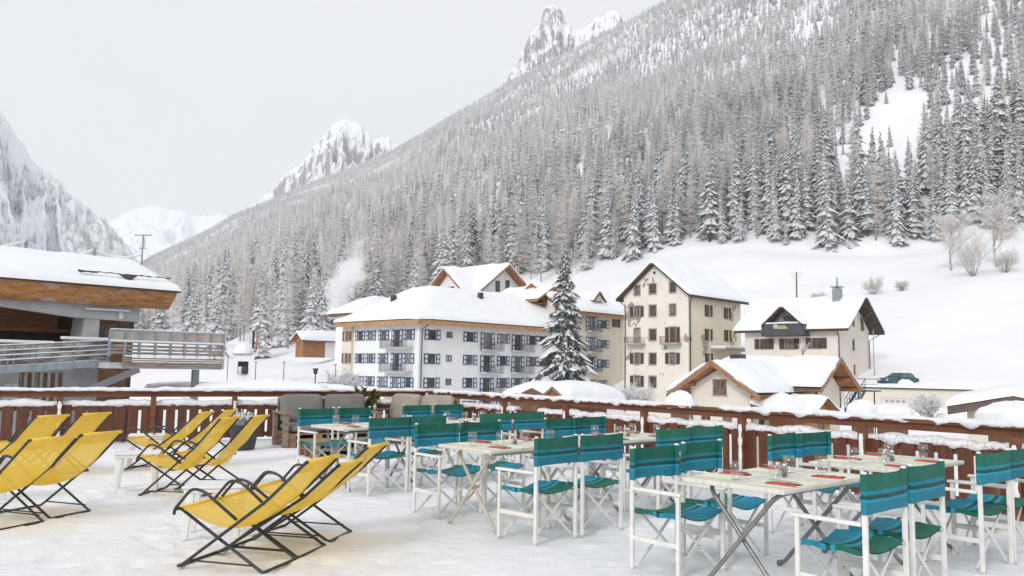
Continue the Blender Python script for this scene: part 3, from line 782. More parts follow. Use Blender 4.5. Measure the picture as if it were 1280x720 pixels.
peak('rocky_mountain', [(540, 200), (600, 136), (625, 106), (634, 100), (640, 86), (646, 76), (655, 60), (660, 46), (666, 37), (674, 33), (678, 20), (682, 9), (690, 3), (697, 4), (701, 14), (707, 22), (713, 33), (722, 38), (730, 31), (742, 26), (752, 20), (759, 14), (770, 11), (775, 19), (779, 30), (800, 40), (860, 60)], 2900, 1.25, RK1, 3.3, 190, .0055, 15, 480, 130)
peak('snowy_mountain', [(120, 420), (200, 345), (260, 300), (290, 275), (305, 264), (320, 252), (340, 236), (358, 218), (372, 207), (383, 196), (392, 184), (398, 176), (408, 166), (415, 158), (424, 151), (434, 147), (444, 152), (452, 158), (460, 164), (470, 173), (478, 170), (486, 172), (497, 182), (540, 215), (620, 260)], 4200, 1.0, RK4, 8.1, 240, .0042, 13, 480, 120)
peak('glacier_mountain', [(60, 330), (120, 290), (140, 276), (155, 267), (166, 262), (180, 258), (193, 256), (205, 258), (216, 261), (232, 263), (243, 267), (252, 270), (262, 268), (274, 267), (284, 269), (292, 276), (310, 290), (360, 330)], 6200, .55, RK2, 5.2, 120, .0022, 5, 160, 50)
vl = peak('valley_mountain', [(-500, -260), (-250, -40), (-120, 50), (-40, 110), (0, 139), (14, 158), (22, 172), (30, 180), (38, 197), (45, 204), (58, 214), (75, 228), (88, 242), (100, 250), (115, 264), (128, 276), (140, 285), (152, 299), (162, 309), (172, 322), (190, 345), (215, 380)], 1750, .95, RK3, 1.7, 95, .008, 5, 420, 110)

# ------------------------------------------------------------------ trees
def frosted(name, needle, frost, lo, hi, scale, rough=.85, rnd=.25, trans=0.0):
    m, nt, b = newmat(name); v = coords(nt, 'Object')
    c = ramp(nt, noise_tex(nt, v, scale, 5, .7), [(lo, needle), (hi, frost)])
    oi = nt.nodes.new('ShaderNodeObjectInfo'); h = nt.nodes.new('ShaderNodeHueSaturation'); link(nt, c, h.inputs['Color'])
    mr = nt.nodes.new('ShaderNodeMapRange'); link(nt, oi.outputs['Random'], mr.inputs[0]); mr.inputs[3].default_value = 1-rnd; mr.inputs[4].default_value = 1+rnd*.6
    link(nt, mr.outputs[0], h.inputs['Value']); link(nt, h.outputs[0], b.inputs['Base Color']); b.inputs['Roughness'].default_value = rough
    if trans:
        tl = nt.nodes.new('ShaderNodeBsdfTranslucent'); link(nt, h.outputs[0], tl.inputs[0]); ms = nt.nodes.new('ShaderNodeMixShader'); ms.inputs[0].default_value = trans
        link(nt, b.outputs[0], ms.inputs[1]); link(nt, tl.outputs[0], ms.inputs[2]); link(nt, ms.outputs[0], nt.nodes['Material Output'].inputs[0])
    return m
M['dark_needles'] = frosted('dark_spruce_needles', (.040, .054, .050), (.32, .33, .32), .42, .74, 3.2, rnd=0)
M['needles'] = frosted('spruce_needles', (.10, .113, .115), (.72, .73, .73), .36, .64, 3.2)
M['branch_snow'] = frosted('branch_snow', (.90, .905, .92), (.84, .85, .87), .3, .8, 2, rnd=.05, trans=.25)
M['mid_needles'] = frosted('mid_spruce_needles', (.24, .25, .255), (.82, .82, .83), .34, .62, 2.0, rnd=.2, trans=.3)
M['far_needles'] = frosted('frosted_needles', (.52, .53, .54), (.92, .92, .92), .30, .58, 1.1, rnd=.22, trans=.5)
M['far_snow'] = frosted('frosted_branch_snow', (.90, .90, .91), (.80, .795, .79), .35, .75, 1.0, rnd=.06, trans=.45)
M['larch_twig'] = frosted('frosted_larch_twig', (.80, .775, .75), (.92, .915, .91), .35, .62, 1.5, rnd=.12, trans=.5)
M['larch_dark'] = frosted('bare_larch_twig', (.64, .575, .53), (.86, .845, .83), .38, .66, 1.5, rnd=.18, trans=.5)
def conifer(seed, H=20., Rm=3.3, levels=16, per=8, K=4, z0=.08, zig=.35, snow=.8, mi=(0, 1), tassel=0, wf=.33, core=.38, dr0=.62):
    R = random.Random(seed); tk, cw = MB(), MB()
    tk.tube([(0, 0, -.6), (0, 0, H*.3), (0, 0, H*.7), (0, 0, H*.97)], H*.016, 6, r1=.03)
    for lv in range(levels):
        f = lv/(levels-1); z = H*(z0+(.975-z0)*f**.93); r0 = Rm*(1-f)**.82*(.78+.22*math.sin(lv*2.1+seed))+.22
        n = max(4, int(per*(.55+.45*(1-f)))); a0 = R.uniform(0, 6.28)
        for bi in range(n):
            a = a0+6.283*bi/n+R.gauss(0, .18); r = r0*R.uniform(.68, 1.12)
            d = Vector((math.cos(a), math.sin(a), 0)); s = Vector((-d.y, d.x, 0)); dr = R.uniform(dr0, dr0*1.5)*(1.0-.30*f); zz = z+R.gauss(0, H*.018)
            T = []; 
            for k in range(K+1):
                t = k/K; p = d*(r*t)+Vector((0, 0, zz-r*dr*t**1.35+r*.16*max(0, t-.7)))
                w = r*wf*(math.sin(math.pi*min(1, .10+t*.90))**.7)*(1+(zig if k % 2 else -zig))*R.uniform(.8, 1.2)
                if k == K: w = r*.03
                dz = w*.50
                T.append((p, p+s*w-Vector((0, 0, dz))-d*w*.25, p-s*w-Vector((0, 0, dz))-d*w*.25))
            up = Vector((0, 0, .022*H*.12+.03))
            vs = [q for tr in T for q in tr]+[q-up*(2.2 if i_ == 0 else 1) for tr in T for i_, q in enumerate(tr)]
            o = 3*(K+1)
            for k in range(K):
                i = k*3; top = mi[0] if R.random() < snow else mi[1]; side = mi[0] if R.random() < snow*.9 else mi[1]
                cw.add([vs[i], vs[i+1], vs[i+4], vs[i+3]], [(0, 1, 2, 3)], top, True); cw.add([vs[i], vs[i+3], vs[i+5], vs[i+2]], [(0, 1, 2, 3)], side, True)
                if K > 1: cw.add([vs[o+i], vs[o+i+3], vs[o+i+4], vs[o+i+1]], [(0, 1, 2, 3)], mi[1]); cw.add([vs[o+i], vs[o+i+2], vs[o+i+5], vs[o+i+3]], [(0, 1, 2, 3)], mi[1])
                else: cw.add([vs[o+i+1], vs[o+i+3], vs[o+i+2]], [(0, 1, 2)], mi[1])
                for _ in range(tassel):
                    t = R.random(); e = R.choice((1, 2)); q = vs[i+e].lerp(vs[i+3+e], t); L = R.uniform(.25, .6)*r*.22+.1; g = s*R.uniform(.03, .07)*(1+r*.15)
                    cw.add([q-g, q+g, q+Vector((R.gauss(0, .05), R.gauss(0, .05), -L))+d*L*.3], [(0, 1, 2)], mi[1] if R.random() < .75 else mi[0])
    if core:
        n = 9; cw.add([(Rm*core*(1-j/8)**.9*(1+.25*math.sin(i*4.1+j*2.7))*math.cos(6.283*i/n), Rm*core*(1-j/8)**.9*(1+.25*math.sin(i*4.1+j*2.7))*math.sin(6.283*i/n), H*(z0+.02+(.93-z0)*j/8)) for j in range(9) for i in range(n)], [(j*n+i, j*n+(i+1) % n, (j+1)*n+(i+1) % n, (j+1)*n+i) for j in range(8) for i in range(n)], mi[1])
    # leader
    cw.tube([(0, 0, H*.93), (0, 0, H)], .10, 4, mi[0], r1=.02)
    return tk, cw
def larch(seed, H=21., Rm=2.6, n=60, seg=2, w=.10, sub=4):
    R = random.Random(seed); tk, cw = MB(), MB()
    tk.tube([(0, 0, -.6), (0, 0, H*.5), (0, 0, H*.98)], H*.012, 5, r1=.03)
    for i in range(n):
        f = R.random()**.9; z = H*(.14+.84*f); r = (Rm*(1-f)**.75+.3)*R.uniform(.6, 1.1); a = R.uniform(0, 6.283)
        d = Vector((math.cos(a), math.sin(a), 0)); p0 = Vector((0, 0, z)); tip = p0+d*r+Vector((0, 0, r*R.uniform(-.25, .35)))
        mid_ = p0.lerp(tip, .55)-Vector((0, 0, .08*r)); s = Vector((-d.y, d.x, 0))*w*.5+Vector((0, 0, w*.4))
        mm_ = R.choice((0, 0, 1))
        cw.add([p0-s, p0+s, mid_+s, tip, mid_-s], [(0, 1, 2, 3, 4)], mm_)
        for _ in range(sub):
            t = R.uniform(.25, 1); q = p0.lerp(tip, t); L = R.uniform(.35, 1.1)*(.5+r*.18)
            e = (d*R.uniform(-.2, .9)+Vector((-d.y, d.x, 0))*R.gauss(0, .8)+Vector((0, 0, R.gauss(-.25, .5)))).normalized()
            g = e.orthogonal().normalized()*w*.45
            cw.add([q-g, q+g, q+e*L], [(0, 1, 2)], R.choice((0, 0, 1)))
    return tk, cw
lib = bpy.data.collections.new('forest_library')             # far-tree shapes, drawn only through the forest
def lib_tree(name, mb, mats):
    o = mb.build(name, mats); C.objects.unlink(o); lib.objects.link(o); return o
NS, NL = 5, 4
for i in range(NS):
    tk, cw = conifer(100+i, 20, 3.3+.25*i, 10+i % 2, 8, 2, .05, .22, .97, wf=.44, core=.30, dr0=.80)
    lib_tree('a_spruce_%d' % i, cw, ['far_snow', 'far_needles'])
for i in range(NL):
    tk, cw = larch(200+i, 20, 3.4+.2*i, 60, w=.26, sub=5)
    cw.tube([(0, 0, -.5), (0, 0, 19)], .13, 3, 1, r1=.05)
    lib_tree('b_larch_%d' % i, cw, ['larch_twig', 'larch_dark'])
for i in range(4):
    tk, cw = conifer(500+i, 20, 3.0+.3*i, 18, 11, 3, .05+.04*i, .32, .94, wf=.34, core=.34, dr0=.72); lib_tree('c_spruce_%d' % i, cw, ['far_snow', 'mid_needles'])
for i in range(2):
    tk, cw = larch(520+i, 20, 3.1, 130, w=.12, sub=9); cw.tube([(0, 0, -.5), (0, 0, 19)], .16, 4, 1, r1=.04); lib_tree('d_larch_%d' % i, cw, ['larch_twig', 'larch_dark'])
# where trees stand
def inpoly(u, v, P):
    c = False; j = len(P)-1
    for i in range(len(P)):
        if (P[i][1] > v) != (P[j][1] > v) and u < (P[j][0]-P[i][0])*(v-P[i][1])/(P[j][1]-P[i][1])+P[i][0]: c = not c
        j = i
    return c
CLEAR = [[(1040, 198), (1075, 150), (1092, 128), (1118, 118), (1125, 85), (1140, 110), (1162, 118), (1152, 150), (1140, 192), (1120, 198), (1090, 180)],
         [(1180, 92), (1195, 72), (1240, 70), (1252, 80), (1230, 100), (1222, 135), (1205, 118)], [(1222, 45), (1235, 0), (1258, 0), (1255, 35), (1268, 48), (1240, 55)],
         [(985, 32), (1005, 8), (1040, 2), (1052, 6), (1020, 28)]]
R = random.Random(11); pts = []; near = []
kmin, kmax = (170-640)/1020, (1345-640)/1020*1.03
Dn = 196.0
while Dn < 2600:
    s = 4.3+min(2.7, Dn/480); nk = int((kmax-kmin)*Dn/s)
    for i in range(nk):
        k = kmin+(kmax-kmin)*(i+R.random())/nk; y = Dn+R.uniform(-.5, .5)*s
        P = prof(k); b0, c0 = P[4][0], P[5][0]
        if y < b0+R.uniform(0, 5) or y > c0*1.01: continue
        z = terr(k, y, P); x = k*y; u, v = proj((x, y, z))
        if v < -70 or u < 165: continue
        dens = 1.0; hp = 17*1020/y
        ju, jv = R.gauss(0, 8), R.gauss(0, 7); small = 1.0
        for ci_, pg in enumerate(CLEAR):
            if any(inpoly(u+ju+q, v+jv-hp*w_, pg) for q in (-5, 5) for w_ in (0, .45, .85)): dens = .09 if ci_ == 0 else .55; small = .5 if ci_ == 0 else .8
        nz = fb(x*.012, y*.012, 4, 3)
        if nz < -.62: dens *= .35
        if R.random() > dens: continue
        lf = fb(x*.009+9, y*.007, 8, 3)+.35*R.gauss(0, 1)*.8
        kind = 'larch' if lf > (.10 if y-b0 < 90 else .22) else 'spruce'
        h = (R.uniform(16, 25) if y-b0 < 45 else R.uniform(9, 17) if y < 500 else R.uniform(7, 14))*(1-.2*(y > 1200))
        if y-b0 < 6 and R.random() < .3: h *= R.uniform(.35, .8)
        h *= small*R.choice((.75, .95, 1, 1.05, 1.15))
        (near if y-b0 < 70 else pts).append((x, y, z, h, kind, u, v))
    Dn += s*.92
near.sort(key=lambda q: -q[3]/q[1]*(1.0 if q[4] == 'spruce' else .95)*(1-.0016*(q[1]-prof(q[0]/q[1])[4][0])))
ind, rest = near[:300], near[300:]; pts += rest
# sparse trees on the mountain across the valley
R2 = random.Random(12)
for i in range(16000):
    x, y, z = vl[R2.randrange(len(vl))]
    x += R2.uniform(-9, 9); y += R2.uniform(-9, 9)
    u, v = proj((x, y, z))
    if not (-60 < u < 260) or y > 1740: continue
    if fb(x*.010, z*.006, 3, 4)+.35*(v-210)/120 < .12+R2.uniform(-.15, .15): continue
    pts.append((x, y, z-3, R2.uniform(9, 16), 'spruce' if R2.random() < .6 else 'larch', u, v))
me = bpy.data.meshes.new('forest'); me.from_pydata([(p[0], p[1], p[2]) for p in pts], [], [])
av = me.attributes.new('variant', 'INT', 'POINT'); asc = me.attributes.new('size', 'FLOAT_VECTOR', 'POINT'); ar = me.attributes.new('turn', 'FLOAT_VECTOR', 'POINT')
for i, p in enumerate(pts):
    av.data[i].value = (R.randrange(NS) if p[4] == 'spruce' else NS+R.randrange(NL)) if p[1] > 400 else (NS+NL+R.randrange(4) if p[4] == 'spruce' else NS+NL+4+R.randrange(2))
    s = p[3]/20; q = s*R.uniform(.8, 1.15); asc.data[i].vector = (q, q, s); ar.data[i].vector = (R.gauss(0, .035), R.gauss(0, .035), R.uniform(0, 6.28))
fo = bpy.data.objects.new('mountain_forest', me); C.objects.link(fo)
tag(fo, 'frosted spruce and larch forest covering the whole mountainside', 'forest', kind='stuff')
gn = bpy.data.node_groups.new('forest_nodes', 'GeometryNodeTree')
gn.interface.new_socket('Geometry', in_out='INPUT', socket_type='NodeSocketGeometry'); gn.interface.new_socket('Geometry', in_out='OUTPUT', socket_type='NodeSocketGeometry')
gi, go = gn.nodes.new('NodeGroupInput'), gn.nodes.new('NodeGroupOutput'); ip = gn.nodes.new('GeometryNodeInstanceOnPoints'); ci = gn.nodes.new('GeometryNodeCollectionInfo')
ci.inputs[0].default_value = lib; ci.inputs['Separate Children'].default_value = True; ci.inputs['Reset Children'].default_value = True
def attr(nm, tp):
    n = gn.nodes.new('GeometryNodeInputNamedAttribute'); n.data_type = tp; n.inputs[0].default_value = nm; return n.outputs[0]
ip.inputs['Pick Instance'].default_value = True
er = gn.nodes.new('FunctionNodeEulerToRotation'); gn.links.new(attr('turn', 'FLOAT_VECTOR'), er.inputs[0])
gn.links.new(gi.outputs[0], ip.inputs['Points']); gn.links.new(ci.outputs[0], ip.inputs['Instance']); gn.links.new(attr('variant', 'INT'), ip.inputs['Instance Index'])
gn.links.new(er.outputs[0], ip.inputs['Rotation']); gn.links.new(attr('size', 'FLOAT_VECTOR'), ip.inputs['Scale']); gn.links.new(ip.outputs[0], go.inputs[0])
md = fo.modifiers.new('forest', 'NODES'); md.node_group = gn
print('FOREST', len(pts), 'IND', len(ind), 'near', len(near))
# the trees one can tell apart along the forest edge
spr, lar = [], []
for i in range(7):
    r = empty('spruce_tree'); tk, cw = conifer(300+i, 20, 3.1+.25*(i % 4), 22+i % 3, 13, 4, .05+.07*(i % 3), .36, .90, tassel=1, wf=.24, core=.38, dr0=.70)
    tk.build('trunk', 'bark', r); cw.build('crown', ['branch_snow', 'needles'], r); spr.append(r)
for i in range(4):
    r = empty('larch_tree'); tk, cw = larch(400+i, 20, 3.1, 150, w=.10, sub=11)
    tk.build('trunk', 'frost_bark', r); cw.build('crown', ['larch_twig', 'larch_dark'], r); lar.append(r)
R = random.Random(21)
ZONE = [(0, 330, 'in the dark stand right of the ski station'), (330, 440, 'in the stand behind the wooden hut and steam'), (440, 670, 'behind the white hotel roofs'),
        (670, 880, 'above the tall peeling house'), (880, 1060, 'at the top of the snowy meadow, beyond the balcony house'), (1060, 1170, 'at the meadow edge below the clearing'), (1170, 9000, 'behind the bare frosted trees at right')]
for p in ind:
    x, y, z, h, kind, u, v = p
    o = inst(R.choice(spr if kind == 'spruce' else lar)); s = h/20; q = s*R.uniform(.85, 1.15)
    o.location = (x, y, z-.2); o.scale = (q, q, s); o.rotation_euler = (R.gauss(0, .025), R.gauss(0, .025), R.uniform(0, 6.28))
    zn = [t for a, c_, t in ZONE if a <= u < c_] or [ZONE[0][2]]
    tag(o, ('snow covered spruce ' if kind == 'spruce' else 'frosted beige larch ')+zn[0], 'tree', ('spruces ' if kind == 'spruce' else 'larches ')+zn[0])
# lone spruce before the hotel
r = empty('spruce_tree', at(705, 484, 78), 0, 'large lone spruce with drooping snowy boughs in front of the white hotel', 'tree')
gz = -4.6; r.location.z = gz; top = at(703, 311, 78).z
tk, cw = conifer(77, top-gz, 4.4, 40, 29, 6, .05, .30, .72, tassel=2, wf=.155, core=.5, dr0=.60)
tk.build('trunk', 'bark', r); cw.build('crown', ['branch_snow', 'dark_needles'], r)
def px_tree(u, v, D): p = at(u, v, D); return p
# bare frosted trees on the right
for (u, v, D, h, sd, lb) in [(1190, 352, 168, 13.5, 3, 'bare frosted tree leaning left, left one of the meadow trees'), (1247, 357, 165, 15.5, 8, 'tallest bare frosted tree with wide rounded crown on the meadow')]:
    p = at(u, v, D); frost_tree('frosted_tree', (p.x, p.y, terr(p.x/p.y, p.y)-.2), h, sd, lb, 'tree', levels=4, spread=.62, nkid=6, r0=.22, lean=-.05, rmin=.018, trunk_frac=.25)
for (u, v, D, h, wd, sd, lb) in [(1217, 369, 155, 9.5, 4.2, 4, 'many-stemmed frosted bush between the bare meadow trees'), (1258, 370, 155, 5, 3, 5, 'low frosted bush under the tallest bare meadow tree'),
        (950, 372, 130, 4.2, 3.2, 6, 'round frosted bush right of the peeling house roof'), (1091, 371, 150, 3.6, 3.2, 7, 'round frosted bush on the meadow, left of two'), (1128, 371, 150, 2.2, 2.0, 8, 'small frosted bush on the meadow, right of two'),
        (1024, 367, 150, 2.0, 3.2, 9, 'flat frosted bush behind the chimney house ridge')]:
    p = at(u, v, D); frost_shrub('frosted_bush', (p.x, p.y, terr(p.x/p.y, p.y)-.15), h, wd, sd, lb, stems=26, rm=.015, levels=2, nk=6)
# ------------------------------------------------------------------ buildings
def plaster(name, c1, c2, patch=None, scale=.5):
    m, nt, b = newmat(name); v = coords(nt, 'Object')
    c = ramp(nt, noise_tex(nt, v, scale, 7, .65), [(.3, c1), (.7, c2)])
    st = noise_tex(nt, coords(nt, 'Object', (1.6, 1.6, .16)), 1.5, 6, .6)
    c = mix(nt, ramp(nt, st, [(.55, (0, 0, 0)), (.8, (.35, .35, .35))]), c, tuple(x*.72 for x in c1))
    if patch:
        n = noise_tex(nt, v, .30, 7, .62); f = ramp(nt, n, [(.585, (0, 0, 0)), (.595, (1, 1, 1))])
        c = mix(nt, f, c, ramp(nt, noise_tex(nt, v, 4, 5), [(.35, patch), (.65, tuple(x*1.5 for x in patch))]))
    link(nt, c, b.inputs['Base Color']); b.inputs['Roughness'].default_value = .9
    bump(nt, b, noise_tex(nt, v, 12, 4), .2, .02); return m
M['wall_white'] = plaster('white_plaster', (.76, .765, .77), (.80, .80, .80))
M['wall_cream'] = plaster('cream_plaster', (.66, .60, .49), (.72, .67, .57))
M['wall_old'] = plaster('peeling_plaster', (.70, .65, .56), (.80, .765, .69), (.26, .225, .185))
M['wall_yellow'] = plaster('yellowish_plaster', (.72, .645, .51), (.77, .71, .59), (.30, .26, .21))  # yellower tone than the gable, for the tall house's side walls
M['wall_beige'] = plaster('beige_plaster', (.68, .625, .54), (.74, .69, .615))
M['concrete'] = mat('station_concrete', (.42, .43, .44), (.52, .525, .53), 1.2, .85, .2, 20)
M['grey_concrete'] = mat('grey_concrete', (.26, .26, .27), (.34, .34, .35), 1.5, .85, .3, 20)
M['orange_wood'] = mat('orange_wood', (.27, .115, .045), (.38, .18, .075), 1.4, .6, .3, 10, (1, 1, 5))
M['eave_wood'] = mat('eave_wood', (.36, .19, .085), (.46, .27, .13), 1.2, .6, .25, 10)
M['dark_wood'] = mat('dark_wood', (.042, .030, .024), (.085, .06, .045), 2, .65, .3, 14)
M['brown_wood'] = mat('brown_wood', (.11, .058, .032), (.18, .10, .055), 2, .65, .3, 14)
mm, nt, b = newmat('weathered_fascia'); v = coords(nt, 'Object', (1, 1, 4))
c_ = ramp(nt, noise_tex(nt, v, 1.3, 8, .7), [(.30, (.16, .06, .02)), (.5, (.36, .16, .05)), (.7, (.48, .25, .10))])
c_ = mix(nt, ramp(nt, noise_tex(nt, coords(nt, 'Object', (.5, .5, 1.4)), .8, 6, .65), [(.55, (0, 0, 0)), (.68, (.8, .8, .8))]), c_, (.42, .38, .35))
link(nt, c_, b.inputs['Base Color']); b.inputs['Roughness'].default_value = .6; bump(nt, b, noise_tex(nt, v, 6, 6), .5, .02); M['fascia_wood'] = mm
M['grey_slat'] = mat('grey_slat', (.19, .145, .115), (.36, .31, .275), 1.5, .75, .4, 10, (1, 1, 6))
M['steel_grey'] = mat('steel_grey', (.20, .235, .265), (.28, .31, .34), 3, .5)
M['dark_metal'] = mat('dark_metal', (.03, .032, .036), (.06, .062, .068), 3, .5)
M['fascia_metal'] = mat('slate_fascia', (.055, .06, .085), (.15, .095, .085), .9, .5)
M['window_dark'] = mat('window_pane', (.035, .036, .04), (.10, .085, .075), 1.3, .12)
M['curtain_pane'] = mat('curtained_pane', (.10, .095, .09), (.26, .235, .22), 2.0, .15)
M['pale_curtain_pane'] = mat('pale_curtained_pane', (.22, .21, .20), (.46, .44, .42), 2.4, .15)
M['blue_trim'] = mat('blue_trim', (.014, .045, .115), (.03, .07, .16), 6, .5)
M['pale_panel'] = mat('pale_panel', (.60, .63, .70), (.68, .70, .76), 5, .5)
M['stone_trim'] = mat('stone_trim', (.30, .285, .27), (.40, .385, .37), 4, .85)
M['brown_frame'] = mat('brown_frame', (.16, .068, .03), (.24, .11, .05), 4, .5)
M['dark_shutter'] = mat('dark_shutter', (.045, .032, .03), (.075, .055, .05), 6, .6)
M['red_shutter'] = mat('brown_shutter', (.19, .085, .055), (.26, .13, .09), 6, .6)
M['white_frame'] = mat('white_frame', (.62, .63, .66), (.7, .7, .72), 6, .5)
M['tint_glass'] = mat('tinted_screen', (.34, .28, .25), (.44, .38, .35), .8, .15)
DEG = 45.4
class Bld:
    def __init__(s, name, O, label, cat, zb=-5.5, deg=DEG, group=None):
        a = rad(deg); s.A = Vector((math.cos(a), math.sin(a), 0)); s.B = Vector((-s.A.y, s.A.x, 0)); s.O = Vector((O[0], O[1], 0)); s.zb = zb
        s.off = Vector((O[0], O[1], zb)); s.root = empty(name, s.off, 0, label, cat, group)
    def P(s, a, b, z): return s.O+s.A*a+s.B*b+Vector((0, 0, z))
    def hit(s, f, u, v, c=0.0):
        """where the line of sight through a photo point meets face f ('A': t=c, 'B': s=c) -> (along, z)"""
        d = ray(u, v); e = Vector((0, 0, EYE)); n = s.B if f == 'A' else s.A
        t = (c-(e-s.O).dot(n))/d.dot(n); p = e+d*t-s.O
        return (p.dot(s.A if f == 'A' else s.B), p.z)
    def face(s, f, c=0.0):
        """plane of a face: fn(along, z, out) and outward normal; 'A' looks to -B, 'B' looks to -A, 'A2'/'B2' the opposite sides"""
        if f in 'A': return (lambda a, z, o=0: s.P(a, c-o, z)), -s.B
        if f == 'B': return (lambda a, z, o=0: s.P(c-o, a, z)), -s.A
        if f == 'A2': return (lambda a, z, o=0: s.P(a, c+o, z)), s.B
        return (lambda a, z, o=0: s.P(c+o, a, z)), s.A
    def part(s, name, mb, mt, parent=None, **k): return mb.build(name, mt, parent or s.root, s.off, **k)
def wall(mb, fp, s0, s1, z0, top, wins, mi=0, rev=.16, flip=False):
    """wall with real openings; top: [(s, z)...] roof line, wins: (s, z, w, h) by centre"""
    zt = lambda q: lerp_line([(a, 0, b) for a, b in top], q)[1]
    cuts = sorted(set([s0, s1]+[a for a, _ in top if s0 < a < s1]+[w[0]+d*w[2]/2 for w in wins for d in (-1, 1)]))
    for a, b in zip(cuts[:-1], cuts[1:]):
        if b-a < 1e-4: continue
        ws = sorted([w for w in wins if w[0]-w[2]/2 < (a+b)/2 < w[0]+w[2]/2], key=lambda w: w[1]); z = z0
        for w in ws:
            q = w[1]-w[3]/2
            if q > z: mb.poly([fp(a, z), fp(b, z), fp(b, q), fp(a, q)], mi)
            z = w[1]+w[3]/2
        mb.poly([fp(a, z), fp(b, z), fp(b, zt(b)), fp(a, zt(a))], mi)
    for (c, z, w, h) in [w[:4] for w in wins]:
        q = [(c-w/2, z-h/2), (c+w/2, z-h/2), (c+w/2, z+h/2), (c-w/2, z+h/2)]
        for i in range(4):
            e, g_ = q[i], q[(i+1) % 4]; mb.poly([fp(*e), fp(*g_), fp(*g_, -rev), fp(*e, -rev)], mi)
def pbox(mb, fp, s0, s1, z0, z1, o0, o1, mi=0):
    vs = [fp(a, z, o) for o in (o0, o1) for z in (z0, z1) for a in (s0, s1)]
    mb.add(vs, [(0, 1, 3, 2), (4, 6, 7, 5), (0, 4, 5, 1), (2, 3, 7, 6), (0, 2, 6, 4), (1, 5, 7, 3)], mi)
WR = random.Random(4)
def window(B, fp, c, z, w, h, st, sh=1, rev=.16):
    """frame + pane (+ shutters, trim)"""
    fr = {'hotel': 'blue_trim', 'old': 'brown_frame', 'plain': 'brown_frame', 'white': 'white_frame', 'orange': 'orange_wood'}[st]
    b = MB(); t = .075; a0, a1, z0, z1 = c-w/2+.002, c+w/2-.002, z-h/2+.002, z+h/2-.002; o0, o1 = -rev+.02, -rev+.075
    pbox(b, fp, a0, a0+t, z0, z1, o0, o1); pbox(b, fp, a1-t, a1, z0, z1, o0, o1); pbox(b, fp, a0+t+.001, a1-t-.001, z0, z0+t, o0, o1); pbox(b, fp, a0+t+.001, a1-t-.001, z1-t, z1, o0, o1)
    if w > .75: pbox(b, fp, c-.04, c+.04, z0+t+.001, z1-t-.001, o0, o1)
    f = B.part('window', b, fr)
    b = MB(); b.poly([fp(a0, z0, -rev+.045), fp(a1, z0, -rev+.045), fp(a1, z1, -rev+.045), fp(a0, z1, -rev+.045)])
    B.part('pane', b, WR.choice(('window_dark', 'window_dark', 'curtain_pane', 'pale_curtain_pane')), f)
    if st == 'old':
        b = MB(); q = .13
        pbox(b, fp, c-w/2-q, c-w/2, z-h/2-q, z+h/2+q, .003, .035); pbox(b, fp, c+w/2, c+w/2+q, z-h/2-q, z+h/2+q, .003, .035)
        pbox(b, fp, c-w/2+.001, c+w/2-.001, z+h/2, z+h/2+q, .003, .035); pbox(b, fp, c-w/2+.001, c+w/2-.001, z-h/2-q, z-h/2, .003, .10); B.part('stone_surround', b, 'stone_trim', f)
    elif h < 1.8:
        b = MB(); pbox(b, fp, c-w/2-.06, c+w/2+.06, z-h/2-.06, z-h/2-.001, .003, .09); B.part('sill', b, 'stone_trim' if st != 'hotel' else 'pale_panel', f)
    if sh:
        sw = w*.52; mt = {'hotel': ['blue_trim', 'pale_panel'], 'old': ['dark_shutter', 'dark_wood'], 'plain': ['dark_shutter', 'dark_wood'], 'white': ['red_shutter', 'brown_wood'], 'orange': ['orange_wood', 'brown_wood']}[st]
        for sd in (-1, 1):
            b = MB(); e = .14 if st == 'old' else .02; x0 = c+sd*(w/2+e); x1 = x0+sd*sw; x0, x1 = min(x0, x1), max(x0, x1)
            pbox(b, fp, x0, x1, z0, z1, .045, .085)
            nn = 2 if h < 1.8 else 3
            for i in range(nn):
                zz0 = z0+.09+(h-.12)*i/nn; zz1 = z0+(h-.12)*(i+1)/nn; pbox(b, fp, x0+.12, x1-.12, zz0+.03, zz1-.03, .086, .094, 1)
            B.part('shutter', b, mt, f)
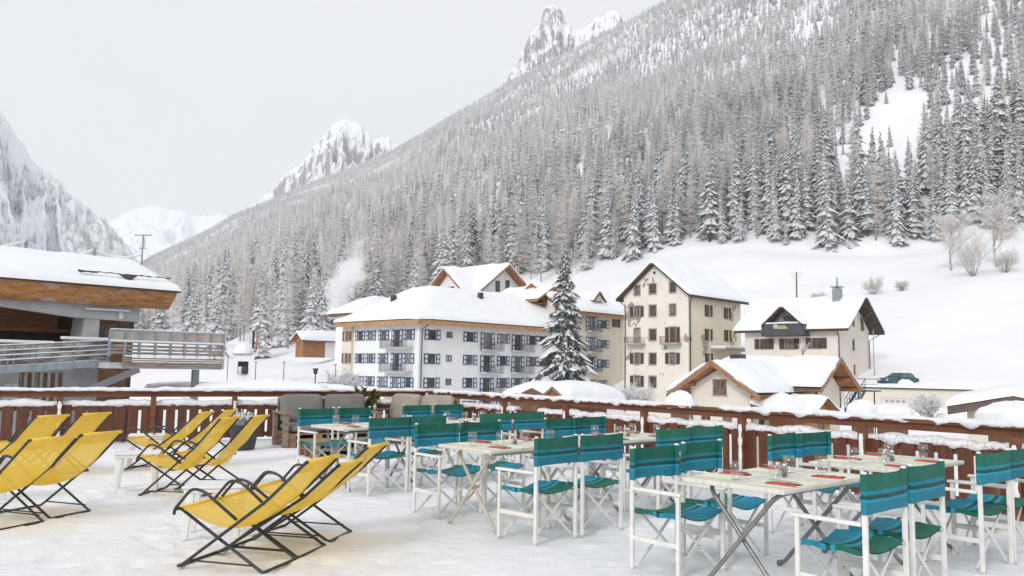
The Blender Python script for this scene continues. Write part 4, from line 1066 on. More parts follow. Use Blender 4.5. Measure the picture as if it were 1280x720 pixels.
def roof(B, s0, s1, t0, t1, zf, th, name='roof', deck='brown_wood', soff='eave_wood', res=.45, rnd=.7, fas=.22, seed=0, flat=.30, snowname='roof_snow', nz=.06, verge=None):
    """roof deck with visible edge boards + the snow lying on it; zf(s, t) is the deck height"""
    ns, nt_ = max(6, int((s1-s0)/res)), max(6, int((t1-t0)/res))
    ss = [s0+(s1-s0)*i/ns for i in range(ns+1)]; ts = [t0+(t1-t0)*j/nt_ for j in range(nt_+1)]
    W_ = ns+1; b = MB()
    vs = [B.P(s, t, zf(s, t)) for t in ts for s in ss]+[B.P(s, t, zf(s, t)-fas) for t in ts for s in ss]; n = len(vs)//2
    fs = [(j*W_+i, j*W_+i+1, (j+1)*W_+i+1, (j+1)*W_+i) for j in range(nt_) for i in range(ns)]
    b.add(vs, fs, 0); b.add(vs, [tuple(q+n for q in f[::-1]) for f in fs], 1)
    rim = [i for i in range(W_)]+[j*W_+ns for j in range(1, nt_+1)]+[nt_*W_+i for i in range(ns-1, -1, -1)]+[j*W_ for j in range(nt_-1, 0, -1)]
    b.add(vs, [(rim[i], rim[(i+1) % len(rim)], rim[(i+1) % len(rim)]+n, rim[i]+n) for i in range(len(rim))], 0)
    r = B.part(name, b, [deck, soff])
    b = MB(); I = .06
    gs = [s0-I]+[s0-I+(rnd+I)*q for q in (.08, .22, .42, .7)]+[s for s in ss if s0+rnd < s < s1-rnd]+[s1+I-(rnd+I)*q for q in (.7, .42, .22, .08)]+[s1+I]
    gt = [t0-I]+[t0-I+(rnd+I)*q for q in (.08, .22, .42, .7)]+[t for t in ts if t0+rnd < t < t1-rnd]+[t1+I-(rnd+I)*q for q in (.7, .42, .22, .08)]+[t1+I]
    cl = lambda q, a, c: min(max(q, a), c)
    def zs(s, t):
        e = flat; q = 0
        for d in ((0, 0), (e, 0), (-e, 0), (0, e), (0, -e), (e, e), (-e, -e), (e, -e), (-e, e)):
            q += zf(cl(s+d[0], s0, s1), cl(t+d[1], t0, t1))
        q /= 9
        d = min(s-s0+I, s1+I-s, t-t0+I, t1+I-t); k = 1-(1-min(1, max(d, 0)/rnd))**2.2
        p = B.P(s, t, 0)
        return max(zf(cl(s, s0, s1), cl(t, t0, t1))-.02, q+th*max(0, k)**.5*(1+.35*fb(p.x*.25, p.y*.25, seed, 3))+nz*k*fb(p.x*.6, p.y*.6, seed, 4)-(.04 if d < .01 else 0))
    def wob(s, t):
        p = B.P(s, t, 0); return B.P(s, t, zs(s, t))+Vector((.05*fb(p.x*1.7, p.y*1.7, 1), .05*fb(p.x*1.7, p.y*1.7, 4), 0))
    V = [wob(s, t) for t in gt for s in gs]; w_ = len(gs)
    b.add(V, [(j*w_+i, j*w_+i+1, (j+1)*w_+i+1, (j+1)*w_+i) for j in range(len(gt)-1) for i in range(w_-1)], 0, True)
    B.part(snowname, b, 'roof_snow', r); return r
def gable(axis, c, hw, ze, zr):
    """height of a pitched roof: ridge along 'A' at t=c or along 'B' at s=c, eave height ze at half width hw"""
    k = (zr-ze)/hw
    return (lambda s, t: zr-abs(t-c)*k) if axis == 'A' else (lambda s, t: zr-abs(s-c)*k)
def balcony(B, fp, s0, s1, z, dep=1.1, mt='dark_metal', slab='concrete', snow=True, fill=False, hh=.95):
    b = MB(); pbox(b, fp, s0, s1, z-.14, z, .01, dep); p = B.part('balcony', b, slab)
    b = MB()
    n = int((s1-s0)/.16)
    if fill: pbox(b, fp, s0+.02, s1-.02, z+.03, z+hh, dep-.07, dep-.03)
    else:
        for i in range(n+1):
            q = s0+.03+(s1-s0-.06)*i/n; pbox(b, fp, q-.016, q+.016, z+.005, z+hh-.001, dep-.06, dep-.03)
        for q in (s0+.02, s1-.02):
            for j in range(1, 5): pbox(b, fp, q-.01, q+.01, z+.005, z+hh-.001, dep*j/5-.01, dep*j/5+.01)
    pbox(b, fp, s0, s1, z+hh, z+hh+.04, dep-.06, dep-.02)
    B.part('railing', b, mt, p)
    if snow:
        b = MB(); pbox(b, fp, s0+.03, s1-.03, z+.002, z+.10, .05, dep-.08); B.part('balcony_snow', b, 'roof_snow', p, bevel=.03)
def pipe(B, pts, r=.06, mt='dark_metal', name='drainpipe'):
    b = MB(); b.tube(pts, r, 6); B.part(name, b, mt)

# --- the long white hotel with blue shutters
H = Bld('hotel', (-10.6, 94), 'long white hotel with blue shutters and a broad snowy hipped roof', 'hotel', -6)
LA_, LBt = 25.0, 13.0
fA, _ = H.face('A'); fB, _ = H.face('B')
zr = [H.hit('A', 540, v)[1] for v in (418.5, 448.5, 478.5)]; zr.append(zr[2]-(zr[1]-zr[2]))
ze = H.hit('A', 528, 402)[1]; wa, wb = [], []
for j, z in enumerate(zr):
    for u, w_, h_, sh in [(540, 1.15, 1.2, 1), (561.5, 1.0, .75, 0), (587.5, 1.1, 1.2, 1), (609, 1.15, 2.15, 1), (629, 1.05, 1.2, 1), (647.3, 1.15, 2.15, 1), (665.3, 1.1, 1.2, 1), (678, 1.1, 1.2, 1)]:
        s = H.hit('A', u, 440)[0]; wa.append((s, z-(.46 if h_ > 2 else 0)+(.12 if h_ < 1 else 0), w_, h_, sh))
    for u, w_, h_ in [(450, .95, 1.2), (463.4, .95, 1.2), (479.2, .98, 1.2), (496, 1.0, 2.15), (511, 1.0, 1.2)]:
        t = H.hit('B', u, 440)[0]; wb.append((t, z-(.46 if h_ > 2 else 0), w_, h_, 1))
b = MB(); wall(b, fA, 0, LA_, -6, [(0, ze), (LA_, ze)], [w[:4] for w in wa]); wall(b, fB, 0, LBt, -6, [(0, ze), (LBt, ze)], [w[:4] for w in wb])
fb2, _ = H.face('B2', LA_); b.poly([fb2(0, -6), fb2(LBt, -6), fb2(LBt, ze), fb2(0, ze)]); fa2, _ = H.face('A2', LBt); b.poly([fa2(0, -6), fa2(LA_, -6), fa2(LA_, ze), fa2(0, ze)])
H.part('wall', b, 'wall_white')
for w in wa: window(H, fA, w[0], w[1], w[2], w[3], 'hotel', w[4])
for w in wb: window(H, fB, w[0], w[1], w[2], w[3], 'hotel', 1)
for j in range(3):
    z = zr[j]-1.54
    s = lambda u: H.hit('A', u, 440)[0]
    if j < 2 or True: balcony(H, fA, s(600.5), s(623), z); balcony(H, fA, s(639), s(661.5), z)
    t = lambda u: H.hit('B', u, 440)[0]; balcony(H, fB, t(517), t(483), z)
# cream end of the left front
fC, _ = H.face('B', -.35); b = MB(); cw_ = []
for z in zr:
    for t_ in (13.55, 14.35): cw_.append((t_, z, .55, 1.25))
wall(b, fC, LBt+.02, 15.0, -6, [(LBt, ze-.05), (15.0, ze-.05)], cw_); f_, _ = H.face('A', LBt+.02); b.poly([H.P(-.35, LBt+.02, -6), H.P(0, LBt+.02, -6), H.P(0, LBt+.02, ze-.05), H.P(-.35, LBt+.02, ze-.05)])
H.part('cream_wall', b, 'wall_cream')
for w in cw_: window(H, fC, *w, 'white', 1)
zt_ = H.hit('A', 604, 366, 7)[1]-.2; ov = 1.2
def hz(s, t):
    k = (zt_-ze)/(LBt/2+1.2); return min(zt_, ze+.15+k*(t+ov), ze+.15+k*(15.2+ov-t)*1.2, ze+.15+k*(s+ov)*.95, ze+.15+k*(LA_+6-s))
roof(H, -ov, LA_+.6, -ov, 15.9, hz, .46, deck='eave_wood', soff='eave_wood', fas=.50, res=.6, rnd=1.0, flat=.9, seed=2)
pipe(H, [H.P(.5, -ov+.1, ze-.3), H.P(.35, -.15, ze-.9), H.P(.35, -.12, -6)], .07)
for u, v in ((612, 362), (469, 388)):
    s, z = H.hit('A', u, v, 3.5); 
for (s, t) in ((13.5, 4.2), (3, 9)):
    b = MB(); z = hz(s, t); b.frame(H.P(s, t, z+.65), H.A, H.B, (0, 0, 1), .3, .25, .45); H.part('roof_vent', b, 'dark_wood')
# --- cream wing right of the lone spruce
Wg = Bld('apartment_wing', H.P(25.1, 0, 0), 'cream apartment wing with dark shutters, right of the lone spruce', 'apartment house', -6)
fA, _ = Wg.face('A'); ws = []
for u, v, w_, h_ in [(739, 405, 1.2, 2.1), (754, 405.5, 1.25, 1.15), (739, 430.5, 1.2, 2.1), (754, 430, 1.25, 1.15), (739, 455, 1.2, 2.1), (754, 454.5, 1.25, 1.15), (753, 482, 1.0, 1.5), (770, 404, .9, 1.15), (738, 480, 1.1, 1.2)]:
    s, z = Wg.hit('A', u, v); ws.append((s, z, w_, h_))
zew = Wg.hit('A', 740, 393)[1]; LW = 15.0
b = MB(); wall(b, fA, 0, LW, -6, [(0, zew), (LW, zew)], ws); f_, _ = Wg.face('B2', LW); wall(b, f_, 0, 11, -6, [(0, zew), (5.5, zew+3.6), (11, zew)], []); b.poly([Wg.P(0, 0, -6), Wg.P(0, 11, -6), Wg.P(0, 11, zew), Wg.P(0, 5.5, zew+3.6), Wg.P(0, 0, zew)]); Wg.part('wall', b, 'wall_cream')
for w in ws: window(Wg, fA, *w, 'hotel' if w[0] < 9 else 'plain', 1)
for i in range(3):
    q = ws[i*2]; balcony(Wg, fA, q[0]-1.0, q[0]+1.6, q[1]-1.08, .9)
zf = gable('A', 5.5, 6.5, zew+.1, zew+4.3); roof(Wg, -.5, LW+.8, -1.0, 12, zf, .6, fas=.3, deck='orange_wood', seed=4, rnd=.9, flat=.8)
b = MB(); s_, t_ = 8.7, 2.2; zz = zf(s_, t_)+.45                                   # small dormer
b.add([Wg.P(s_-1.1, t_-1.6, zz-.5), Wg.P(s_+1.1, t_-1.6, zz-.5), Wg.P(s_, t_-1.6, zz+.65)], [(0, 1, 2)], 1)
for sd in (-1, 1): b.bar(Wg.P(s_+sd*1.45, t_-1.75, zz-.62), Wg.P(s_, t_-1.75, zz+.75), .35, .12)
b.add([Wg.P(s_-1.4, t_-1.7, zz-.45), Wg.P(s_, t_-1.7, zz+.95), Wg.P(s_, t_+2.5, zz+.95), Wg.P(s_-1.4, t_+2.5, zz-.45), Wg.P(s_+1.4, t_-1.7, zz-.45), Wg.P(s_+1.4, t_+2.5, zz-.45)], [(0, 1, 2, 3), (1, 4, 5, 2)], 2)
Wg.part('dormer', b, ['brown_wood', 'wall_cream', 'roof_snow'])
# --- orange gable behind the lone spruce
K = Bld('chalet', (3.2, 113.5), 'small chalet gable of orange wood rising behind the lone spruce', 'chalet', -5)
zee = at(690, 374, 116).z; zrr = at(675, 358.5, 116).z; fA, _ = K.face('A'); b = MB(); wall(b, fA, 0, 5.2, -5, [(0, zee), (2.6, zrr-.3), (5.2, zee)], [(2.6, zee+.1, 1.9, 1.7)]); b.poly([K.P(0, 0, -5), K.P(0, 7, -5), K.P(0, 7, zee), K.P(0, 0, zee)]); K.part('wall', b, 'orange_wood')
window(K, fA, 2.6, zee+.1, 1.9, 1.7, 'orange', 0); balcony(K, fA, .5, 4.7, zee-.9, 1.0, 'brown_wood', 'brown_wood', True, True)
roof(K, -.9, 6.1, -1.3, 8, gable('B', 2.6, 3.5, zee-.35, zrr), .5, deck='orange_wood', soff='orange_wood', fas=.35, seed=5, rnd=.8, flat=.5)
# --- twin gabled chalet above the hotel
K = Bld('twin_gable_chalet', (-7.65, 131), 'white chalet with two brown wooden gables behind the hotel roof', 'chalet', -3)
g = at(583, 363, 131); zee = g.z; za = at(557, 335, 133).z; zb_ = at(635, 332.5, 137).z
fB, _ = K.face('B'); b = MB(); w1 = [(3.9, zee+.2, 1.3, 1.2)]; wall(b, fB, 0, 7.6, -3, [(0, zee), (3.8, za-.5), (7.6, zee)], w1)
f2, _ = K.face('A', -1.2); s0 = 2.0; w2 = [(s0+4.3, zee+1.1, 1.1, 1.9), (s0+6.6, zee+1.3, 1.1, 2.1)]; wall(b, f2, s0, s0+11.2, -3, [(s0, zee), (s0+5.6, zb_-.6), (s0+11.2, zee)], w2)
f3, _ = K.face('A', 0); b.poly([f3(0, -3), f3(s0, -3), f3(s0, zee), f3(0, zee)]); b.poly([K.P(s0, -1.2, -3), K.P(s0, 0, -3), K.P(s0, 0, zee), K.P(s0, -1.2, zee)]); b.poly([K.P(s0+11.2, -1.2, -3), K.P(s0+11.2, 9, -3), K.P(s0+11.2, 9, zee), K.P(s0+11.2, -1.2, zee)]); K.part('wall', b, 'wall_white')
for w in w1: window(K, fB, *w, 'plain', 1)
for w in w2: window(K, f2, *w, 'plain', 0)
zg1 = gable('A', 3.8, 5.0, zee-.3, za); zg2 = gable('B', s0+5.6, 7.2, zee-.5, zb_)
roof(K, -1.3, 9, -1.2, 8.8, zg1, .55, deck='orange_wood', soff='orange_wood', fas=.45, seed=6, rnd=.8)
roof(K, s0-1.6, s0+12.8, -2.6, 11, zg2, .55, deck='orange_wood', soff='orange_wood', fas=.45, seed=7, rnd=.8)
# --- low snowy roof behind the hotel's left end
K = Bld('annex', (-22.5, 119), 'low annex with a snow covered roof behind the hotel at left', 'house', -5)
ze2 = at(424, 393, 122).z; b = MB(); fB, _ = K.face('B'); fA, _ = K.face('A'); wall(b, fA, 0, 10, -5, [(0, ze2), (10, ze2)], []); wall(b, fB, 0, 5.5, -5, [(0, ze2), (5.5, ze2)], []); K.part('wall', b, 'wall_white')
roof(K, -1, 11, -1, 6.5, lambda s, t: ze2+min((s+1)*.55, 3.2, (6.5-t)*.6, (t+1)*.9), .6, fas=.35, seed=9, flat=.6, res=.6)
# --- tall peeling house
T = Bld('tall_house', (21.7, 100), 'tall old house with peeling plaster and a snowy gable roof', 'house', -6)
WB_, WA_ = 9.8, 12.8; zee = T.hit('B', 860, 366)[1]; zrr = T.hit('B', 817, 327, -.5)[1]; fB, _ = T.face('B'); fA, _ = T.face('A')
wb = []; sty = []
for r_, (y1, y2, y3, shs) in enumerate([(363, 361, 359.2, (0, 0, 0)), (389.5, 388.5, 387.3, (1, 0, 0)), (417.5, 418.5, 416.5, (2, 0, 3)), (448, 448.6, 448, (1, 0, 1)), (476.5, 477.5, 478, (1, 0, 0))]):
    for u, v, sh in zip((796.3, 815.8, 840.8), (y1, y2, y3), shs):
        if r_ == 4 and u > 830: continue
        t, z = T.hit('B', u, v); big = sh >= 2
        wb.append((t, z-(.25 if big else 0), 1.05 if u < 830 and u > 800 else .9, (2.0 if big else (1.4 if r_ else 1.25)))); sty.append(1 if sh in (1, 3) else 0)
wa = []
for u, v in [(885.5, 388.5), (909, 391.5), (885.5, 418.5), (909.5, 419.5), (886, 449)]:
    s, z = T.hit('A', u, v); wa.append((s, z, .85, 1.45))
b = MB(); wall(b, fB, 0, WB_, -6, [(0, zee), (WB_/2, zrr-.35), (WB_, zee)], wb, rev=.2); T.part('gable_wall', b, 'wall_old')
b = MB(); wall(b, fA, 0, WA_, -6, [(0, zee), (WA_, zee)], wa, rev=.2); f_, _ = T.face('B2', WA_); wall(b, f_, 0, WB_, -6, [(0, zee), (WB_/2, zrr-.35), (WB_, zee)], []); b.poly([T.P(0, WB_, -6), T.P(WA_, WB_, -6), T.P(WA_, WB_, zee), T.P(0, WB_, zee)]); T.part('side_wall', b, 'wall_yellow')
for w, s_ in zip(wb, sty): window(T, fB, *w, 'old', s_, rev=.2)
for w in wa: window(T, fA, *w, 'plain', 1, rev=.2)
for i, u in ((6, 796), (8, 840.5)): q = wb[i]; balcony(T, fB, q[0]-1.35, q[0]+1.35, q[1]-1.05, 1.0, 'brown_wood', 'stone_trim', True, False, .85)
b = MB(); t, z = T.hit('B', 818, 341); 
k = MB(); n = 12; k.add([fB(t+.22*math.cos(6.283*i/n), z+.22*math.sin(6.283*i/n), .01) for i in range(n)], [tuple(range(n))]); T.part('round_vent', k, 'dark_wood')
roof(T, -.75, WA_+.9, -.75, WB_+.75, gable('A', WB_/2, WB_/2+.75, zee-.35, zrr), .42, deck='dark_wood', soff='dark_wood', fas=.28, seed=11, rnd=.55, flat=.45)
pipe(T, [T.P(-.1, -.6, zee-.55), T.P(.25, -.12, zee-1.1), T.P(.25, -.12, -6)], .07); pipe(T, [T.P(-.5, WB_+.5, zee-.5), T.P(-.12, WB_-.3, zee-1.2), T.P(-.12, WB_-.3, -6)], .07)
b = MB(); s, z = T.hit('A', 886, 435, -.6); b.frame(T.P(9.5, -1.1, z-.1), T.A, T.B, (0, 0, 1), 4.5, 1.1, .09); cp_ = T.part('canopy', b, 'stone_trim'); b = MB(); b.frame(T.P(9.5, -1.1, z+.17), T.A, T.B, (0, 0, 1), 4.5, 1.1, .17); T.part('canopy_snow', b, 'roof_snow', cp_, bevel=.12)
# --- house with the balcony and banner
Q = Bld('balcony_house', (36, 90), 'cream house with dark balcony, banner, steel chimney and snowy roof', 'house', -5)
LB2, LA2 = 11.2, 8.8; zee = Q.hit('B', 1047, 409)[1]; zrr = Q.hit('A', 1068, 370, -.4)[1]; fB, _ = Q.face('B'); fA, _ = Q.face('A')
wb = [(*Q.hit('B', u, v), 1.15, 1.2) for u, v in ((955.3, 430), (986.7, 430), (1020.5, 429))]
wa = [(*Q.hit('A', u, v), w_, h_) for u, v, w_, h_ in ((1066.6, 400.7, .75, 1.25), (1078, 403.5, 1.0, 1.9), (1067, 431, .7, 1.25), (1068.5, 462, .7, 1.1), (1056.5, 404, .7, 1.0))]
b = MB(); wall(b, fB, 0, LB2, -5, [(0, zee), (LB2, zee)], wb); wall(b, fA, 0, LA2, -5, [(0, zee), (LA2/2, zrr-.3), (LA2, zee)], wa); f_, _ = Q.face('B2', LA2); b.poly([f_(0, -5), f_(LB2, -5), f_(LB2, zee), f_(0, zee)]); f_, _ = Q.face('A2', LB2); wall(b, f_, 0, LA2, -5, [(0, zee), (LA2/2, zrr-.3), (LA2, zee)], []); Q.part('wall', b, 'wall_beige')
for w in wb: window(Q, fB, *w, 'plain', 1)
for w in wa: window(Q, fA, *w, 'plain', 0)
zf = gable('B', LA2/2, LA2/2+.9, zee-.25, zrr); roof(Q, -.9, LA2+.9, -1.5, LB2+1.0, zf, .5, deck='dark_wood', soff='dark_wood', fas=.22, seed=13, rnd=.6, flat=.5)
for sgn in (0,):                                                 # gable brackets
    b = MB(); b.bar(Q.P(LA2*.72, -1.3, zf(LA2*.72, 0)-.3), Q.P(LA2*.72, -.02, zf(LA2*.72, 0)-1.3), .12, .12); Q.part('bracket', b, 'brown_wood')
pipe(Q, [Q.P(-.3, -.1, zee-.4), Q.P(-.05, -.14, zee-1), Q.P(-.05, -.14, -5)], .06); pipe(Q, [Q.P(LA2+.5, -1.0, zee-.5), Q.P(LA2-.3, -.14, zee-1.2), Q.P(LA2-.3, -.14, -5)], .06)
tD = Q.hit('B', 979, 395, -1.2)[0]; zD = Q.hit('B', 979, 403, -1.4)[1]; zA = Q.hit('B', 981, 381, -1.6)[1]
b = MB(); f4, _ = Q.face('B', -.2); hw_ = 2.15
wall(b, f4, tD-hw_, tD+hw_, zee-.4, [(tD-hw_, zD-.2), (tD, zA-.25), (tD+hw_, zD-.2)], [(tD-.3, zD+.25, 1.7, 1.1)]); Q.part('dormer', b, 'stone_trim'); window(Q, f4, tD-.3, zD+.25, 1.7, 1.1, 'orange', 0)
kD = (zA-zD+.25)/(hw_+.35)
roof(Q, -1.65, 3.6, tD-hw_-.35, tD+hw_+.35, lambda s, t: zA-abs(t-tD)*kD, .30, name='dormer_roof', deck='dark_wood', soff='dark_wood', fas=.25, seed=14, rnd=.4, flat=.25, snowname='dormer_snow')
z0 = Q.hit('B', 979, 420, -1.5)[1]; z1 = Q.hit('B', 979, 404.5, -1.5)[1]; b = MB(); f5, _ = Q.face('B')
pbox(b, f5, tD-2.55, tD+2.55, z0, z0+.12, .01, 1.5); bl = Q.part('balcony', b, 'dark_wood')
b = MB(); pbox(b, f5, tD-2.55, tD+2.55, z0+.121, z1, 1.44, 1.52); pbox(b, f5, tD-2.55, tD-2.48, z0+.121, z1, .2, 1.438); pbox(b, f5, tD+2.48, tD+2.55, z0+.121, z1, .2, 1.438); Q.part('balcony_panel', b, mat('anthracite_panel', (.045, .05, .06), (.075, .08, .09), 3, .6), bl)
b = MB(); pbox(b, f5, tD-2.6, tD+2.6, z1+.002, z1+.17, 1.36, 1.58); Q.part('balcony_snow', b, 'roof_snow', bl, bevel=.06)
bt = Q.hit('B', 975.5, 408, -1.53)
b = MB(); pbox(b, f5, bt[0]-.85, bt[0]+.85, bt[1]-.28, bt[1]+.28, 1.523, 1.54); sg = Q.part('banner', b, mat('banner_black', (.02, .02, .02), (.03, .03, .03)), bl)
b = MB(); pbox(b, f5, bt[0]-.85, bt[0]+.40, bt[1]-.28, bt[1]-.12, 1.541, 1.546); Q.part('banner_stripe', b, mat('banner_lime', (.42, .46, .04), (.5, .54, .06)), sg)
b = MB(); x = bt[0]+.34
for i, h_ in enumerate((.26, .2, .26, .22, .26, .2)):
    xx = x-i*.19; pbox(b, f5, xx-.075, xx-.03, bt[1]-.10, bt[1]-.10+h_, 1.541, 1.546)
    if i % 2 == 0: pbox(b, f5, xx-.029, xx+.05, bt[1]-.10+h_-.07, bt[1]-.10+h_, 1.541, 1.546)
    else: pbox(b, f5, xx-.029, xx+.05, bt[1]-.10, bt[1]-.04, 1.541, 1.546)
    if i in (1, 2, 4): pbox(b, f5, xx-.029, xx+.05, bt[1]-.01, bt[1]+.04, 1.541, 1.546)
n = 20; c0 = (bt[0]+.62, bt[1]); ring = [(math.cos(6.283*i/n), math.sin(6.283*i/n)) for i in range(n)]
b.add([f5(c0[0]+r_*p[0], c0[1]+r_*p[1], 1.545) for r_ in (.15, .25) for p in ring], [(i, (i+1) % n, n+(i+1) % n, n+i) for i in range(n)]); b.add([f5(c0[0]+.09*p[0], c0[1]+.09*p[1], 1.546) for p in ring], [tuple(range(n))])
Q.part('banner_marks', b, 'white_frame', sg)
b = MB(); t_, s_ = Q.hit('B', 1047, 384, LA2/2-1.2)[0], LA2/2-1.2; z_ = zf(s_, 0)
b.frame(Q.P(s_, t_, z_+.7), Q.A, Q.B, (0, 0, 1), .42, .42, 1.1); ch = Q.part('chimney', b, 'steel_grey'); b = MB(); b.frame(Q.P(s_, t_, z_+1.98), Q.A, Q.B, (0, 0, 1), .6, .6, .05); b.tube([Q.P(s_, t_, z_+1.8), Q.P(s_, t_, z_+3.1)], .09, 8); Q.part('chimney_cap', b, 'steel_grey', ch)
# --- small chalet in front, two wings meeting at a corner
S = Bld('small_chalet', (16.85, 57.6), 'small cream chalet with two orange wooden gables under thick snow', 'chalet', -5)
fB, _ = S.face('B'); hwA = 4.85/2; zee = S.hit('B', 937, 487, 0)[1]+.15; zrr = S.hit('B', 886, 451, -1.0)[1]
wA = [(*S.hit('B', 899.5, 484), 1.15, 1.15), (*S.hit('B', 882, 523), .8, 1.0), (*S.hit('B', 909, 524), .8, 1.0)]
b = MB(); wall(b, fB, 0, 4.85, -5, [(0, zee), (hwA, zrr-.55), (4.85, zee)], wA)
s1, dB, wBw = 5.4, -2.0, 4.7; fA2, _ = S.face('A', dB); zrb = S.hit('A', 1043, 447, dB-1.0)[1]
wB = [(*S.hit('A', 1019.5, 485.5, dB), .75, 1.35), (*S.hit('A', 1030, 525, dB), .9, 1.3)]
wall(b, fA2, s1, s1+wBw, -5, [(s1, zee), (s1+wBw/2, zrb-.55), (s1+wBw, zee)], wB)
fA3, _ = S.face('A', 0); wall(b, fA3, 0, s1, -5, [(0, zee), (s1, zee)], [(1.6, -2.6, 1.0, 2.0)]); fB3, _ = S.face('B', s1); b.poly([fB3(dB, -5), fB3(0, -5), fB3(0, zee), fB3(dB, zee)]); b.poly([S.P(s1+wBw, dB, -5), S.P(s1+wBw, 6, -5), S.P(s1+wBw, 6, zee), S.P(s1+wBw, dB, zee)]); S.part('wall', b, 'wall_beige')
for w in wA: window(S, fB, *w, 'orange', 0)
for w in wB: window(S, fA2, *w, 'plain', 0)
window(S, fA3, 1.6, -2.6, 1.0, 2.0, 'orange', 0)
kA = (zrr-zee+.55)/(hwA+1.25); zA_ = lambda s, t: zrr-abs(t-hwA)*kA; zB_ = lambda s, t: zrb-abs(s-s1-wBw/2)*kA
roof(S, -1.15, s1+wBw/2, -1.15, 4.85+1.4, zA_, .62, deck='brown_wood', soff='orange_wood', fas=.20, seed=21, rnd=.9, flat=1.0, res=.3)
roof(S, s1-1.2, s1+wBw+1.2, dB-1.15, 6.5, zB_, .62, deck='brown_wood', soff='orange_wood', fas=.20, seed=22, rnd=.9, flat=1.0, res=.3)
for t_ in (-.75, .35, hwA, 4.5, 5.6):                             # purlins carrying the overhang
    b = MB(); b.frame(S.P(-.45, t_, zA_(0, t_)-.36), S.A, S.B, (0, 0, 1), .62, .10, .13); S.part('purlin', b, 'orange_wood')
for s_ in (s1-.8, s1+.4, s1+wBw/2, s1+wBw-.4, s1+wBw+.8):
    b = MB(); b.frame(S.P(s_, dB-.45, zB_(s_, 0)-.36), S.B, S.A, (0, 0, 1), .62, .10, .13); S.part('purlin', b, 'orange_wood')
for f6, c6, w6, zr6, o6 in ((S.face('B', -1.16)[0], hwA, hwA+1.3, zrr, 0), (S.face('A', dB-1.16)[0], s1+wBw/2, wBw/2+1.2, zrb, 0)):   # barge boards
    for sd in (-1, 1):
        b = MB(); zz = zr6-w6*kA
        for k_, (d0, d1, mi_) in enumerate(((-.34, -.04, 0), (-.07, .07, 1))):
            o_ = .03+.03*k_
            b.add([f6(c6, zr6+d0, o_), f6(c6, zr6+d1, o_), f6(c6+sd*w6, zz+d1, o_), f6(c6+sd*w6, zz+d0, o_), f6(c6, zr6+d0, o_-.05), f6(c6, zr6+d1, o_-.05), f6(c6+sd*w6, zz+d1, o_-.05), f6(c6+sd*w6, zz+d0, o_-.05)],
                  [(0, 1, 2, 3), (4, 7, 6, 5), (0, 4, 5, 1), (1, 5, 6, 2), (2, 6, 7, 3), (3, 7, 4, 0)], mi_)
        S.part('barge_board', b, ['orange_wood', 'grey_slat'])
pipe(S, [S.P(-.3, 5.9, zee-.35), S.P(-.1, 4.7, zee-.75), S.P(-.1, 4.7, -5)], .05); pipe(S, [S.P(-.2, -.9, zee-.25), S.P(-.08, -.1, zee-.6), S.P(-.08, -.1, -5)], .05)
b = MB(); 
for q in (0, .55): b.frame(S.P(4.6, 3.2+q*1.2, zA_(0, 3.2)+.75), S.A, S.B, (0, 0, 1), .2, .25, .35)
S.part('chimney', b, 'dark_metal')
Ep = Bld('entrance_porch', S.P(2.6, -3.2, 0), 'small snow covered porch with an orange wooden gable beside the chalet', 'porch', -5)
ep_r = Ep.hit('A', 1016, 496.5)[1]; f7, _ = Ep.face('A'); b = MB(); wall(b, f7, 0, 2.9, -5, [(0, ep_r-.75), (1.45, ep_r-.1), (2.9, ep_r-.75)], [(1.45, -3, 1.1, 2.0)]); b.poly([Ep.P(0, 0, -5), Ep.P(0, 3, -5), Ep.P(0, 3, ep_r-.75), Ep.P(0, 0, ep_r-.75)]); Ep.part('wall', b, 'orange_wood'); window(Ep, f7, 1.45, -3, 1.1, 2.0, 'orange', 0)
roof(Ep, -.5, 3.4, -.5, 3.15, lambda s, t: min(ep_r-abs(s-1.45)*.52, 9), .35, deck='brown_wood', soff='orange_wood', fas=.16, seed=23, rnd=.6, flat=.4, res=.25)
roof(Ep, -3.0, .4, .2, 3.1, lambda s, t: ep_r-.35+(t-1.5)*.28-abs(s)*.18, .5, name='lean_to_roof', deck='brown_wood', soff='orange_wood', fas=.12, seed=24, rnd=1.0, flat=.4, res=.25, snowname='lean_to_snow')
# --- flat garage under the parking deck
Ga = Bld('garage_block', (45.3, 80), 'long cream garage block with snow on its flat roof', 'garage', -5)
zg = Ga.hit('B', 1150, 486)[1]; fB, _ = Ga.face('B'); gd = [(*Ga.hit('B', u, 507), 2.6, 1.6) for u in (1118, 1155)]; LBg = 11.2
b = MB(); wall(b, fB, 0, LBg, -5, [(0, zg), (LBg, zg)], gd); fA, _ = Ga.face('A'); b.poly([fA(0, -5), fA(9, -5), fA(9, zg), fA(0, zg)]); Ga.part('wall', b, 'wall_cream')
for q in gd:
    b = MB(); pbox(b, fB, q[0]-1.29, q[0]+1.29, q[1]-.79, q[1]+.79, -.15, -.10); dr_ = Ga.part('garage_door', b, 'white_frame'); b = MB()
    for i in range(4): pbox(b, fB, q[0]-1.1+i*.56, q[0]-.7+i*.56, q[1]+.3, q[1]+.6, -.098, -.09)
    Ga.part('door_glazing', b, 'stone_trim', dr_)
roof(Ga, -.25, 9, -.25, LBg+.1, lambda s, t: zg+.08, .35, deck='dark_metal', soff='dark_metal', fas=.14, seed=25, rnd=.5, flat=.1)
